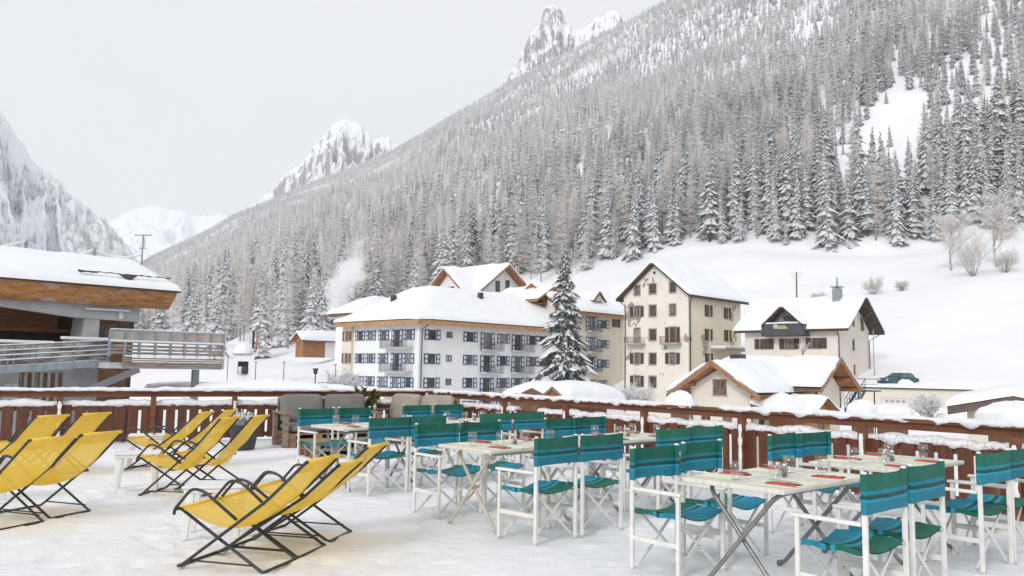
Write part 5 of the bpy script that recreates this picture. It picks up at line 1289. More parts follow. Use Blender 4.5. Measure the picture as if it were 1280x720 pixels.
# --- low house at the right edge
Y = Bld('low_house', (15.55, 27.2), 'low cream house with slate fascia and a thick snow roof at right', 'house', -5, deg=-31)
f8, _ = Y.face('A'); zap = Y.hit('A', 1265, 494, -.5)[1]; zel = Y.hit('A', 1184, 507, -.5)[1]; sap = Y.hit('A', 1266, 494, -.5)[0]; w8 = [(*Y.hit('A', 1254, 547), .85, .75)]; se = Y.hit('A', 1184, 507, -.5)[0]
b = MB(); wall(b, f8, se+.55, 2*sap-se-.55, -5, [(se, zel-.2), (sap, zap-.25), (2*sap-se, zel-.2)], w8); b.poly([Y.P(se+.55, 0, -5), Y.P(se+.55, 3.4, -5), Y.P(se+.55, 3.4, zel-.2), Y.P(se+.55, 0, zel-.2)]); Y.part('wall', b, 'wall_beige'); window(Y, f8, *w8[0], 'plain', 0)
roof(Y, se, 2*sap-se, -.5, 3.6, lambda s, t: zap-abs(s-sap)*(zap-zel)/(sap-se), .32, deck='fascia_metal', soff='brown_wood', fas=.30, seed=27, rnd=.5, flat=.3, res=.2)
# --- wooden kiosk beyond the corner
Z = Bld('kiosk', (1.35, 25.2), 'small wooden kiosk under a rounded cap of snow beyond the railing', 'kiosk', -4.5)
zk = Z.hit('A', 700, 500)[1]; f9, _ = Z.face('A'); f10, _ = Z.face('B'); b = MB(); wall(b, f9, 0, 2.6, -4.5, [(0, zk), (2.6, zk)], []); wall(b, f10, 0, 1.9, -4.5, [(0, zk), (.95, zk+.35), (1.9, zk)], []); Z.part('wall', b, 'brown_wood')
zkr = at(716, 480, 26.6).z-.30
roof(Z, .15, 2.95, -.45, 2.35, lambda s, t: min(zkr, zk+.02+(2.35-abs(t-.95)*2.35/1.4)*.36*.5+.0, zk+.05+(3.3-s)*.5, zk+.16+(s+.5)*.55), .34, deck='brown_wood', soff='orange_wood', fas=.15, seed=28, rnd=.7, flat=.3, res=.18)
b = MB(); c = at(690, 492, 24.7)
b.add([c+Vector((-.34, 0, -.16)), c+Vector((.34, 0, -.16)), c+Vector((0, 0, .14)), c+Vector((-.34, .6, -.16)), c+Vector((.34, .6, -.16)), c+Vector((0, .6, .14))], [(0, 1, 2), (0, 2, 5, 3), (1, 4, 5, 2)], 0); gb = Z.part('gable_vent', b, 'orange_wood')
b = MB()
for sd in (-1, 1): b.bar(c+Vector((sd*.42, -.03, -.2)), c+Vector((0, -.03, .19)), .10, .06)
Z.part('gable_board', b, 'pallet', gb)
# --- wooden hut and the steam left of the hotel
Hh = Bld('wooden_hut', (-37.6, 148), 'orange wooden hut with snowy roof left of the hotel', 'hut', .5)
zh0 = at(385, 440, 150).z-1; zhe = at(384, 424, 149).z; zhr = at(378, 415.5, 150).z; Hh.zb = zh0; fA, _ = Hh.face('A'); fB, _ = Hh.face('B'); b = MB(); wall(b, fB, 0, 2.6, zh0, [(0, zhe), (1.3, zhr-.2), (2.6, zhe)], [(1.3, zhe-.9, .7, .9)]); wall(b, fA, 0, 4.6, zh0, [(0, zhe), (4.6, zhe)], []); Hh.part('wall', b, 'orange_wood'); window(Hh, fB, 1.3, zhe-.9, .7, .9, 'orange', 0)
b = MB(); wall(b, fA, 4.61, 10.5, zh0, [(4, zhe-.3), (11, zhe-.3)], []); Hh.part('plaster_wall', b, 'wall_white'); roof(Hh, -.7, 11, -.7, 3.4, gable('A', 1.3, 2.0, zhe-.25, zhr), .75, deck='brown_wood', soff='orange_wood', fas=.2, seed=30, rnd=.7, flat=.4)
# ------------------------------------------------------------------ ski lift station at left
N = Bld('ski_station', (-26.4, 42), 'large timber and concrete ski lift station with thick snow on its roof', 'ski station', -5.5)
fA = N.face('A')[0]
h = lambda u, v, c=0.0: N.hit('A', u, v, c)
sE = h(222, 370)[0]; zT0, zT1 = h(0, 348)[1], h(222, 364)[1]; zT = (zT0+zT1)/2; zB = (h(0, 375)[1]+h(218, 385)[1])/2
b = MB(); n_ = 60                                                   # curved timber fascia
def fas(u, v):
    s = -16+(sE+16-.35*(1-v))*u; z = zB+(zT-zB)*v; return fA(s, z, .0-.35*(1-v)**2)
b.grid(fas, n_, 6); b.grid(lambda u, v: (Vector(fas(u, v))+N.B*.12), n_, 6, flip=True)
b.poly([fas(1, 0), fas(1, 1), Vector(fas(1, 1))+N.B*.12, Vector(fas(1, 0))+N.B*.12])
N.part('fascia', b, 'fascia_wood')
zf = lambda s, t: zT+.02+min(t+.1, 7.0)*.30-max(0, t-7)*.3
rf = roof(N, -16, sE+.15, -.12, 11, zf, .50, deck='dark_wood', soff='brown_wood', fas=.08, seed=31, rnd=1.1, flat=.6, res=.5)
b = MB(); R = random.Random(8); s0, s1_ = h(100, 340)[0], h(217, 345)[0]; k = 46; prev = None      # bare strip where the snow slid off
up_, lo_ = [], []
for i in range(k+1):
    s = s0+(s1_-s0)*i/k; ww = .05+.10*abs(fb(s*1.9, 1, 2))+(.34*max(0, 1-abs(i/k-.52)*9))+.05*(i/k < .2)
    zz = zf(s, .55)+.52; up_.append(N.P(s, .44, zz+.10+.05*fb(s*3, 0))); lo_.append(N.P(s, .38-ww*.5, zz+.10-ww))
b.add(up_+lo_, [(i, i+1, k+2+i, k+1+i) for i in range(k)]); N.part('bare_roof_edge', b, 'dark_metal', rf)
za, zb2 = h(0, 375, .9)[1], h(175, 386.5, .9)[1]; s1_ = h(175, 390, .9)[0]; sa = h(95, 398, .9)[0]; zc = h(120, 399.5, .9)[1]; zl = h(0, 382, .9)[1]
b = MB(); pg = [(-16, zl+.5), (0, zl), (sa, zc+.06), (s1_, zc), (s1_, zB+.02), (-16, zB+.02)]
f_ = N.face('A', .9)[0]; b.poly([f_(*q) for q in pg]); b.poly([N.P(q[0], 1.5, q[1]) for q in pg][::-1])
b.add([f_(*q) for q in pg]+[N.P(q[0], 1.5, q[1]) for q in pg], [(i, (i+1) % 6, 6+(i+1) % 6, 6+i) for i in range(6)]); N.part('beam', b, 'concrete')
b = MB(); b.bar(f_(*h(105, 386, .9), .25), f_(*h(160, 389, .9), .25), .16, .10); b.bar(f_(*h(150, 391, .9), .2), f_(h(150, 391, .9)[0], h(150, 391, .9)[1]-.35, .2), .14, .2); N.part('lamp_rail', b, 'white_frame')
zD = h(70, 436, 0)[1]-.55
b = MB(); f_ = N.face('A', 7.0)[0]; wall(b, f_, -16, s1_+2, -5.5, [(-16, zB+.3), (s1_+2, zB+.3)], []); N.part('back_wall', b, 'dark_wood')
b = MB(); f_ = N.face('A', 6.9)[0]; b.poly([f_(-16, zB-1.2), f_(s1_-2.6, zB-1.2), f_(s1_-2.6, zB+.2), f_(-16, zB+.2)]); N.part('timber_panel', b, 'orange_wood')
b = MB(); b.poly([N.P(-16, .95, zB+.05), N.P(s1_, .95, zB+.05), N.P(s1_+1, 7, zB+.25), N.P(-16, 7, zB+.25)]); N.part('soffit', b, 'brown_wood')
for q, w_ in ((zB-1.35, .22), (zB-2.15, .16)):
    b = MB(); b.bar(N.P(-16, 5.8, q), N.P(s1_-2.2, 5.8, q), w_, w_); N.part('timber_beam', b, 'orange_wood')
sp0, sp1 = h(97, 410, 1.0)[0], h(124, 410, 1.0)[0]
b = MB(); q0, q1 = zc+.1, -5.5
b.add([N.P(sp0+.35, 1, q0), N.P(sp1, 1, q0), N.P(sp1, 3, q0), N.P(sp0+.35, 3, q0), N.P(sp0-.5, 1, q1), N.P(sp1, 1, q1), N.P(sp1, 3, q1), N.P(sp0-.5, 3, q1)], [(0, 1, 5, 4), (1, 2, 6, 5), (2, 3, 7, 6), (3, 0, 4, 7)]); N.part('pillar', b, 'concrete')
b = MB(); wall(b, N.face('A', 2.4)[0], sp1, s1_-.05, -5.5, [(sp1, zc+.1), (s1_-.05, zc+.1)], [((sp1+s1_)/2-.2, zc-.75, 1.4, 1.2)]); b.poly([N.P(s1_-.05, 2.4, -5.5), N.P(s1_-.05, 7, -5.5), N.P(s1_-.05, 7, zc+.1), N.P(s1_-.05, 2.4, zc+.1)]); N.part('room_wall', b, 'brown_wood'); window(N, N.face('A', 2.4)[0], (sp1+s1_)/2-.2, zc-.75, 1.4, 1.2, 'orange', 0)
# lower storey: dark glazing and concrete
c0 = .4; f_ = N.face('A', c0)[0]; sg0, sg1, sg2 = h(22, 475, c0)[0], h(80, 475, c0)[0], h(122, 475, c0)[0]; zL = h(60, 461, c0)[1]
gl = [(sg0+(sg1-sg0)*(i+.5)/6, zL-1.35, (sg1-sg0)/6-.14, 2.3) for i in range(6)]
b = MB(); wall(b, f_, -16, sg2, -5.5, [(-16, zL), (sg2, zL)], gl); b.poly([N.P(sg2, c0, -5.5), N.P(sg2, 7, -5.5), N.P(sg2, 7, zL), N.P(sg2, c0, zL)]); N.part('lower_wall', b, 'grey_concrete')
for q in gl: window(N, f_, *q, 'plain', 0)
M['snowy_slat'] = mat('snow_streaked_slat', (.15, .12, .105), (.62, .60, .59), .9, .8, .4, 10, (1, 1, 5), lo=.42, hi=.66)
# ramp with steel side and tube railing
cR = -2.2; fR = N.face('A', cR)[0]; r0, r1 = -9.0, h(138, 450, cR)[0]
zr_ = lambda s: h(0, 458, cR)[1]+(h(135, 449.5, cR)[1]-h(0, 458, cR)[1])*(s-h(0, 450, cR)[0])/(r1-h(0, 450, cR)[0])
b = MB(); b.bar(fR(r0, zr_(r0)-.17), fR(r1, zr_(r1)-.17), .10, .36); N.part('ramp_side', b, 'steel_grey')
b = MB(); b.add([fR(r0, zr_(r0)-.02, -.05), fR(r1, zr_(r1)-.02, -.05), N.P(r1, c0, zr_(r1)-.02), N.P(r0, c0, zr_(r0)-.02)], [(0, 1, 2, 3)]); b.add([fR(r0, zr_(r0)-.2, -.05), fR(r1, zr_(r1)-.2, -.05), N.P(r1, c0, zr_(r1)-.2), N.P(r0, c0, zr_(r0)-.2)], [(3, 2, 1, 0)]); N.part('ramp_deck', b, ['roof_snow'])
b = MB()
for q in (.06, .30, .54, .78): b.bar(fR(r0, zr_(r0)+q+.10, -.06), fR(r1, zr_(r1)+q+.10, -.06), .03, .17)
N.part('slat_panel', b, 'snowy_slat')
for u in (-20, 10, 17, 37.5, 45, 68.5, 91.5, 113, 134.5):
    s = h(u, 445, cR)[0]; b = MB(); b.bar(fR(s, zr_(s)-.3), fR(s, zr_(s)+1.02), .07, .05); N.part('rail_post', b, 'steel_grey')
for q in (.28, .52, .76, 1.02):
    b = MB(); b.tube([fR(r0, zr_(r0)+q, .06), fR(r1, zr_(r1)+q, .06)], .028, 6); p_ = N.part('rail', b, 'steel_grey')
    b = MB(); b.bar(fR(r0, zr_(r0)+q+.04, .06), fR(r1, zr_(r1)+q+.04, .06), .05, .045); N.part('rail_snow', b, 'fence_snow', p_)
for (u0, u1, v0, v1, c_) in ((-30, 65, 430, 452, .6), (78, 138, 426, 446, .3)):
    s0, s1q = h(u0, 430, c_)[0], h(u1, 430, c_)[0]; z1, z0 = h(u1, v0, c_)[1], h(u1, v1, c_)[1]; f_ = N.face('A', c_)[0]; b = MB()
    for i in range(5): q = z0+(z1-z0)*i/5; pbox(b, f_, s0, s1q, q, q+(z1-z0)*.15, 0, .05)
    p_ = N.part('slat_barrier', b, 'grey_slat'); b = MB(); pbox(b, f_, s0-.1, s1q+.1, z1, z1+.16, -.12, .16); N.part('barrier_snow', b, 'roof_snow', p_, bevel=.05)
# viewing platform with tinted screens
cP = -3.6; fP = N.face('A', cP)[0]; us = [137, 156, 174.5, 194.5, 213.5, 231, 247, 263.5, 279]; ss = [h(u, 430, cP)[0] for u in us]
zt1 = h(200, 414.5, cP)[1]; zt2 = h(200, 429, cP)[1]; zt3 = h(200, 447, cP)[1]; zt4 = h(200, 460, cP)[1]
for i, s in enumerate(ss):
    b = MB(); b.frame(fP(s, (zt1+zt3)/2), N.A, N.B, (0, 0, 1), .06, .06, (zt1-zt3)/2); N.part('post', b, 'steel_grey')
for a, c in zip(ss[:-1], ss[1:]):
    b = MB(); pbox(b, fP, a+.07, c-.07, zt2+.02, zt1-.05, -.012, .012); N.part('screen_panel', b, 'tint_glass')
    b = MB()
    for q in (.18, .42, .66): pbox(b, fP, a+.07, c-.07, zt3+(zt2-zt3)*q, zt3+(zt2-zt3)*(q+.17), -.02, .02)
    N.part('slat_panel', b, 'grey_slat')
b = MB()
for q in (zt1, zt2): pbox(b, fP, ss[0], ss[-1], q-.04, q+.02, -.05, .05)
N.part('top_rail', b, 'steel_grey')
b = MB(); pbox(b, fP, ss[0], ss[-1], zt1+.021, zt1+.07, -.05, .05); pbox(b, fP, ss[0], ss[-1], zt2+.021, zt2+.11, -.09, .09); pbox(b, fP, ss[1], ss[-1], zt3+.02, zt3+.10, .07, .22); N.part('rail_snow', b, 'fence_snow', bevel=.03)
b = MB()
for i in range(5): q = zt4+(zt3-zt4)*i/5; pbox(b, fP, ss[1]-.1, ss[-1]+.05, q, q+(zt3-zt4)*.15, .07, .13)
N.part('slat_band', b, 'grey_slat')
b = MB(); b.add([N.P(s, t, z) for z in (zt4-.05, zt3-.3) for (s, t) in ((ss[0], cP), (ss[-1], cP), (ss[-1], c0), (ss[0], c0))], [(0, 1, 2, 3), (7, 6, 5, 4), (0, 4, 5, 1), (1, 5, 6, 2), (2, 6, 7, 3), (3, 7, 4, 0)]); N.part('platform', b, 'concrete')
b = MB(); s = h(244, 470, cP+.8)[0]; b.frame(N.P(s, cP+.8, (zt4-5.5)/2-.05), N.A, N.B, (0, 0, 1), .16, .16, (zt4+5.5)/2-.02); N.part('column', b, 'steel_grey')
b = MB(); s = h(136, 470, -.6)[0]; b.bar(N.P(s-1, -.4, zt4-1.3), N.P(s+1.2, -1.6, zt4-.1), .5, .35); N.part('strut', b, 'grey_concrete')
b = MB(); s0 = h(22, 470, -1.8)[0]; b.frame(N.P(s0-.3, -1.8, -2.6), N.A, N.B, (0, 0, 1), .3, .2, 2.9); N.part('column', b, 'steel_grey')

# ------------------------------------------------------------------ masts, poles, lamps, flags
def pole(name, u, v0, v1, D, r, label, cat, mt='steel_grey', arms=(), frost=False, group=None):
    p0 = at(u, v1, D); z1 = at(u, v0, D).z; o = empty(name, p0, 0, label, cat, group); b = MB()
    b.tube([p0-Vector((0, 0, .5)), (p0.x, p0.y, z1)], r, 6); b.build('shaft', mt, o, p0)
    for zz, w_ in arms:
        k = MB(); c = Vector((p0.x, p0.y, z1-zz)); k.bar(c-Vector((w_, 0, 0)), c+Vector((w_, 0, 0)), r*1.4, r*1.4)
        if frost:
            for e in (-1, -.5, .5, 1): k.bar(c+Vector((w_*e, 0, 0)), c+Vector((w_*e, 0, .35)), r*1.2, r*1.2)
        k.build('crossarm', 'white_frame' if frost else mt, o, p0)
    return o
pole('antenna_mast', 177, 293, 328, 52, .05, 'thin antenna mast with crossarm behind the ski station roof', 'mast', arms=((.05, .55), (.9, .2)))
pole('utility_pole', 996, 340, 372, 150, .13, 'wooden utility pole with frosted crossarm behind the balcony house', 'utility pole', 'brown_wood', ((.3, 1.0), (.9, .8)), True)
pole('metal_pole', 1093, 412, 470, 93, .05, 'thin bare metal pole beside the balcony house', 'pole', 'stone_trim')
a_ = pole('net_post', 32, 300, 315, 60, .11, 'left short net post with snowy rope above the station roof', 'post'); pole('net_post', 117, 311, 326, 64, .11, 'right short net post with snowy rope above the station roof', 'post')
b = MB()
def sagrope(p, q, s_):
    return [Vector(p).lerp(Vector(q), i/12)-Vector((0, 0, s_*math.sin(math.pi*i/12))) for i in range(13)]
p1, p2, p3, p0 = at(33, 301, 60), at(117, 312, 64), at(178, 318, 66), at(-60, 306, 56)
b.tube(sagrope(p0, p1, .35)+sagrope(p1, p2, .9)[1:]+sagrope(p2, p3, .4)[1:], .09, 5); o = b.build('snowy_rope', 'roof_snow'); tag(o, 'rope thick with snow slung between the net posts above the station', 'rope')
for (u, v0, v1, D, lb) in [(284, 444, 470, 70, 'thin dark post on the snowfield beside the shelter'), (319, 452, 473, 62, 'thin post on the snowfield below the flags'), (354.5, 452, 471, 62, 'thin post halfway along the snowfield'), (419, 455, 473, 60, 'thin post near the hotel with a small sign arm')]:
    pole('snow_pole', u, v0, v1, D, .03, lb, 'post', 'dark_metal', ((.05, .12),))
p0 = at(393.5, 487, 44); o = empty('street_lamp', p0, 0, 'black lantern lamp post on the snow left of the hotel', 'street lamp'); b = MB(); zt = at(393.5, 467, 44).z
b.tube([p0, (p0.x, p0.y, zt)], .035, 6); b.build('lamp_post', 'dark_metal', o, p0); b = MB(); b.lathe([(.02, 0), (.10, .05), (.14, .28), (.17, .30), (.06, .40), (.01, .46)], (p0.x, p0.y, zt-.05), 8); b.build('lantern', 'dark_metal', o, p0); b = MB(); b.lathe([(.15, .315), (.12, .40), (.01, .47)], (p0.x, p0.y, zt-.03), 8); b.build('snow_cap', 'fence_snow', o, p0)
for (u, c_, lb) in [(314.5, 'flag_blue', 'dark blue hanging flag on a pole above the snowfield'), (319.5, 'flag_red', 'red and white hanging flag on a pole above the snowfield')]:
    D = 118; p0 = at(u, 442, D); z1 = at(u, 412, D).z; o = empty('flag_pole', p0, 0, lb, 'flag'); b = MB(); b.tube([p0, (p0.x, p0.y, z1)], .05, 6); b.build('pole', 'stone_trim', o, p0)
    col = (.03, .05, .16) if 'blue' in c_ else (.55, .06, .07); b = MB(); w_ = .38; L_ = (z1-p0.z)*.72
    nseg = 6
    for i in range(nseg): b.grid(lambda q, v: (p0.x+.06+w_*(q+i)/nseg*.8, p0.y+.12*math.sin((q+i)*1.9), z1-.1-L_*v-.25*(q+i)/nseg*(1-v)), 2, 5, 1 if ('red' in c_ and i in (2, 3)) else 0)
    b.build('cloth', [mat(c_, col), 'white_frame'], o, p0)
# snow covered shelter with a dark opening, two bins, railings, notice board
D = 92; p0 = at(302, 470, D); hs = Bld('shelter', (p0.x-1.0, p0.y), 'small white shelter with domed snow roof and dark opening on the snowfield', 'shelter', p0.z-.6, deg=12)
zw = at(302, 443, D).z; f_ = hs.face('A')[0]; b = MB(); wall(b, f_, 0, 1.9, p0.z-.6, [(0, zw), (1.9, zw)], [(1.05, at(302, 459.5, D).z, 1.15, 1.4)], rev=.8); hs.part('wall', b, 'wall_white'); b = MB(); pbox(b, f_, .45, 1.65, p0.z-.2, zw-.5, -.9, -.82); hs.part('back_panel', b, 'dark_metal')
b = MB(); pbox(b, f_, -.15, 2.05, zw, zw+.10, -1.6, .2); hs.part('roof', b, 'stone_trim'); b = MB(); c = hs.P(.95, .75, zw+.10); b.lathe([(1.05, 0), (1.06, .25), (.95, .65), (.62, .98), (.25, 1.12), (.01, 1.16)], c, 18); hs.part('roof_snow', b, 'roof_snow')
for i, (q, mt, lb) in enumerate(((.78, 'white_frame', 'white bin in the dark opening of the shelter'), (1.28, 'dark_metal', 'black bin in the dark opening of the shelter'))):
    b = MB(); c = hs.P(q, -.12, at(302, 468, D).z); b.lathe([(.01, 0), (.19, 0), (.22, .75), (.23, .8), (.1, .88), (.01, .9)], c, 12); o = b.build('bin', mt); tag(o, lb, 'bin')
b = MB(); p, q = at(398, 478, 52), at(419, 478, 52)
for z_ in (0, -.2): b.tube([p+Vector((0, 0, z_)), q+Vector((0, 0, z_))], .025, 5)
for i in range(5): c = p.lerp(q, i/4); b.tube([c, c-Vector((0, 0, .6))], .025, 5)
tag(b.build('handrail', 'steel_grey'), 'low metal handrail in the snow beside the lantern lamp', 'handrail')
p = at(365, 483, 52); b = MB(); b.box(p.x-.33, p.x+.33, p.y, p.y+.05, p.z-.2, p.z+.42); o = b.build('notice_board', 'concrete', bevel=.02); tag(o, 'blank pale notice board standing in the snow bank', 'notice board')
# ------------------------------------------------------------------ snow heaps just beyond the railing
def mound(name, c, rx, ry, h_, seed, label, cat='snow heap', flat_=.6, kind=None):
    b = MB(); c = Vector(c)
    def fn(u, v):
        t = 2*math.pi*u; r_ = math.sin(v*math.pi/2); z_ = math.cos(v*math.pi/2)**flat_ if v < 1 else -.25
        k = 1+.18*fb(math.cos(t)*1.3+seed, math.sin(t)*1.3, v*1.5, 4)
        return c+Vector((rx*r_*math.cos(t)*k, ry*r_*math.sin(t)*k, h_*z_*k))
    b.grid(fn, 40, 14, flip=True); o = b.build(name, 'roof_snow'); tag(o, label, cat if kind is None else None, None, kind); return o
z_ = at(1078, 516, 22).z-.1
for (u, v, D, rx, hh, sd, lb) in [(1078, 518, 22, .40, .36, 1, 'dome of snow standing up just behind the right railing'), (1270, 524, 14.5, .62, .30, 2, 'broad heap of snow behind the railing at the right edge'), (1115, 517, 24, .6, .2, 3, 'low heap of snow behind the railing below the garage'), (850, 506, 46, .75, .75, 5, 'pointed snow heap at the left foot of the small chalet')]:
    c = at(u, v, D); mound('snow_heap', c, rx, rx*.8, hh, sd, lb); b = MB(); b.lathe([(.01, -.02), (rx*.7, -.02), (rx*.6, -c.z-5)][:2]+[(rx*.55, -(c.z+5)), (.01, -(c.z+5))], c, 12); o = b.build('base', 'brown_wood'); o.parent = [q for q in C.objects if q.get('label') == lb][0]
for (u, v, D, rx, hh, sd) in [(345, 488, 40, 2.6, .5, 11), (300, 487, 46, 2.6, .5, 12), (250, 486, 50, 3.2, .4, 13), (410, 489, 44, 2.0, .35, 14)]:
    c = at(u, v, D); mound('snow_bank', c, rx, rx*.6, hh, sd, None, kind='structure', flat_=.8)
b = MB(); p, q = at(1128, 474, 100), at(1330, 478, 92); snow_ridge(b, p, q, 5.0, 1.6, 6.1, -.6, amp=.5, step=.5); tag(b.build('ploughed_bank', mat('ploughed_snow', (.80, .785, .77), (.68, .655, .63), .8, .8, .6, 3, bdist=.1)), kind='structure')
# ------------------------------------------------------------------ parked car, outside stair
M['car_glass'] = mat('car_glass', (.09, .12, .125), (.15, .18, .185), 1.2, .08)
M['car_paint'] = mat('dark_teal_paint', (.022, .085, .095), (.03, .10, .11), 3, .25)
c = at(1123, 479.5, 88); yaw = rad(200); o = empty('parked_car', (c.x, c.y, c.z-.35), yaw, 'dark teal estate car half buried in snow on the parking deck', 'car')
prf = [(-2.05, .35), (-2.05, .80), (-1.95, .95), (-1.55, 1.02), (-1.35, 1.38), (-1.05, 1.50), (.15, 1.50), (.85, 1.05), (1.75, .92), (2.05, .75), (2.08, .35)]
b = MB(); n = len(prf); hw_ = lambda z: .86-.16*max(0, (z-.95)/.55)
vs = [(x, sd*hw_(z), z) for sd in (-1, 1) for x, z in prf]; b.add(vs, [tuple(range(n)), tuple(range(2*n-1, n-1, -1))]+[(i, n+i, n+(i+1) % n, (i+1) % n) for i in range(n)]); b.build('body', 'car_paint', o, bevel=.05)
for sd in (-1, 1):
    for x0, x1, x2, x3 in ((-1.42, -.55, -.55, -1.22), (-.45, .62, .12, -.45)):
        k = MB(); k.add([(x0, sd*(hw_(1.03)+.004), 1.05), (x1, sd*(hw_(1.03)+.004), 1.05), (x2, sd*(hw_(1.42)+.004), 1.42), (x3, sd*(hw_(1.42)+.004), 1.42)], [(0, 1, 2, 3)]); k.build('window', 'car_glass', o)
    for x in (-1.3, 1.3):
        k = MB(); k.tube([(x, sd*.70, .32), (x, sd*.875, .32)], .32, 16); k.build('wheel', 'foot_rubber', o)
    k = MB(); k.box(1.95, 2.085, sd*.55-.14, sd*.55+.14, .66, .80); k.build('headlight', 'white_frame', o, bevel=.02)
    k = MB(); k.box(.55, .75, sd*.86, sd*.86+sd*.16 if sd > 0 else sd*.86, .98, 1.10) if sd > 0 else k.box(.55, .75, -1.02, -.86, .98, 1.10); k.build('mirror', 'car_paint', o)
for x0, z0, x1, z1 in ((.83, 1.075, .20, 1.47), (-1.56, 1.06, -1.36, 1.39)):
    k = MB(); e = .012 if x0 > 0 else -.012; k.add([(x0+e, -.68, z0+.012), (x0+e, .68, z0+.012), (x1+e, .60, z1+.012), (x1+e, -.60, z1+.012)], [(0, 1, 2, 3)]); k.build('windscreen', 'car_glass', o)
k = MB(); k.grid(lambda u, v: (-1.25+1.5*u, -.62+1.24*v, 1.505+.10*(math.sin(math.pi*u)*math.sin(math.pi*v))**.4), 10, 10); k.build('roof_snow', 'roof_snow', o)
mound('snow_drift', (c.x+.2, c.y-1.3, c.z-.35), .9, .7, .75, 21, 'drift of snow heaped against the parked teal car')
Sx = empty('outside_stair', S.P(0, 0, 0)+Vector((0, 0, -3)), 0, 'dark metal outside stair between the small chalet and the garage', 'staircase')
pb, pt = at(1056, 514, 66), at(1071, 488, 68); pb2, pt2 = pb+Vector((.85, .35, 0)), pt+Vector((.85, .35, 0)); off_ = Sx.location
for a, c_ in ((pb, pt), (pb2, pt2)):
    k = MB(); k.bar(a, c_, .06, .26); k.build('stringer', 'dark_metal', Sx, off_)
    k = MB(); up = Vector((0, 0, .95)); k.tube([a+up, c_+up, c_+up+Vector((1.3, .5, 0))], .03, 6); k.tube([a+up*.5, c_+up*.5, c_+up*.5+Vector((1.3, .5, 0))], .022, 6)
    for i in range(6): q = a.lerp(c_, i/5); k.tube([q, q+up], .022, 6)
    k.build('railing', 'dark_metal', Sx, off_)
k = MB()
for i in range(10): q0 = pb.lerp(pt, (i+.5)/10); q1 = pb2.lerp(pt2, (i+.5)/10); k.bar(q0, q1, .26, .04)
k.build('treads', 'steel_grey', Sx, off_)
k = MB(); k.frame(pt+Vector((1.0, .5, -.04)), (1, .4, 0), (-.37, .93, 0), (0, 0, 1), .95, .6, .05); lp_ = k.build('landing', 'dark_metal', Sx, off_)
k = MB()
for q in ((.2, .1), (1.8, .8)): e = pt+Vector((q[0], q[1], -.1)); k.tube([e, e-Vector((0, 0, 3.5))], .05, 6)
k.build('support', 'dark_metal', Sx, off_)
# ------------------------------------------------------------------ frosted bushes and single trees between the houses
M['snow_twig'] = mat('snow_loaded_twig', (.80, .80, .81), (.55, .53, .51), 6, .8, lo=.45, hi=.72)
for (u, v, D, h_, w_, sd, st, lb) in [(790, 503, 62, 1.4, 3.0, 31, 46, 'wide frosted hedge bush in front of the tall peeling house'), (1160, 517, 55, 1.4, 1.0, 32, 22, 'small snow covered tree in front of the garage'), (430, 489, 60, 1.6, 1.5, 33, 26, 'snow laden shrub at the hotel left corner'), (1003, 436, 80, 1.0, .5, 34, 9, 'tall thin snowy stems in front of the balcony house')]:
    p = at(u, v, D); frost_shrub('frosted_bush', p-Vector((0, 0, .6)), h_+.6, w_, sd, lb, stems=st, rm=.018, levels=2 if st > 10 else 1, mats=('frost_bark', 'snow_twig'), nk=6 if st > 10 else 2)
for i, (u, v, D, hh, sd, lb) in enumerate([(200, 416, 105, 7.5, 0, 'snow laden spruce tucked under the end of the station roof'), (240, 424, 175, 11.5, 1, 'dark snowy spruce, left of the pair beyond the platform'), (268, 446, 150, 12.5, 2, 'tall snowy spruce just beyond the platform end'),
        (326, 437, 185, 15, 3, 'slim snowy spruce behind the flags'), (470, 398, 225, 20, 4, 'dark snowy spruce above the steam behind the hotel'), (388, 414, 200, 15, 1, 'snowy spruce directly behind the wooden hut'), (553, 372, 232, 22, 2, 'dark snowy spruce behind the twin gabled chalet')]):
    p = at(u, v, D); o = copy_tree(spr[sd]); s = hh/20; o.location = (p.x, p.y, p.z-.3); o.scale = (s*1.25, s*1.25, s); o.rotation_euler = (0, 0, i*1.3); o['label'] = lb; o['category'] = 'tree'
    if 'group' in o: del o['group']
# ------------------------------------------------------------------ steam rising behind the hotel
c = at(430, 352, 182); b = MB()
def stm(u, v):
    t = 2*math.pi*u; z = -1+2*v; r_ = math.sqrt(max(0, 1-z*z)); wd = 9.5+2.5*z
    return Vector((c.x+z*3.2+wd*r_*math.cos(t), c.y+wd*.9*r_*math.sin(t), c.z+z*12.5))
b.grid(stm, 32, 24); o = b.build('steam_plume', 'snow', None, c); o.location = c
mm = bpy.data.materials.new('steam'); mm.use_nodes = True; nt = mm.node_tree; nt.nodes.remove(nt.nodes['Principled BSDF']); pv = nt.nodes.new('ShaderNodeVolumePrincipled')
pv.inputs['Color'].default_value = (.99, .99, .99, 1); tcn = nt.nodes.new('ShaderNodeTexCoord'); sx = nt.nodes.new('ShaderNodeSeparateXYZ'); link(nt, tcn.outputs['Object'], sx.inputs[0])
def mth(op, a, b_=None):
    q = nt.nodes.new('ShaderNodeMath'); q.operation = op
    for i_, v_ in enumerate((a, b_)):
        if v_ is None: continue
        if isinstance(v_, (int, float)): q.inputs[i_].default_value = v_
        else: link(nt, v_, q.inputs[i_])
    return q.outputs[0]
zz = mth('DIVIDE', sx.outputs[2], 11.0); wd = mth('ADD', mth('MULTIPLY', zz, 2.6), 5.4)
xx = mth('DIVIDE', mth('SUBTRACT', sx.outputs[0], mth('MULTIPLY', sx.outputs[2], .32)), wd); yy = mth('DIVIDE', sx.outputs[1], wd)
r2 = mth('ADD', mth('ADD', mth('MULTIPLY', xx, xx), mth('MULTIPLY', yy, yy)), mth('MULTIPLY', zz, zz))
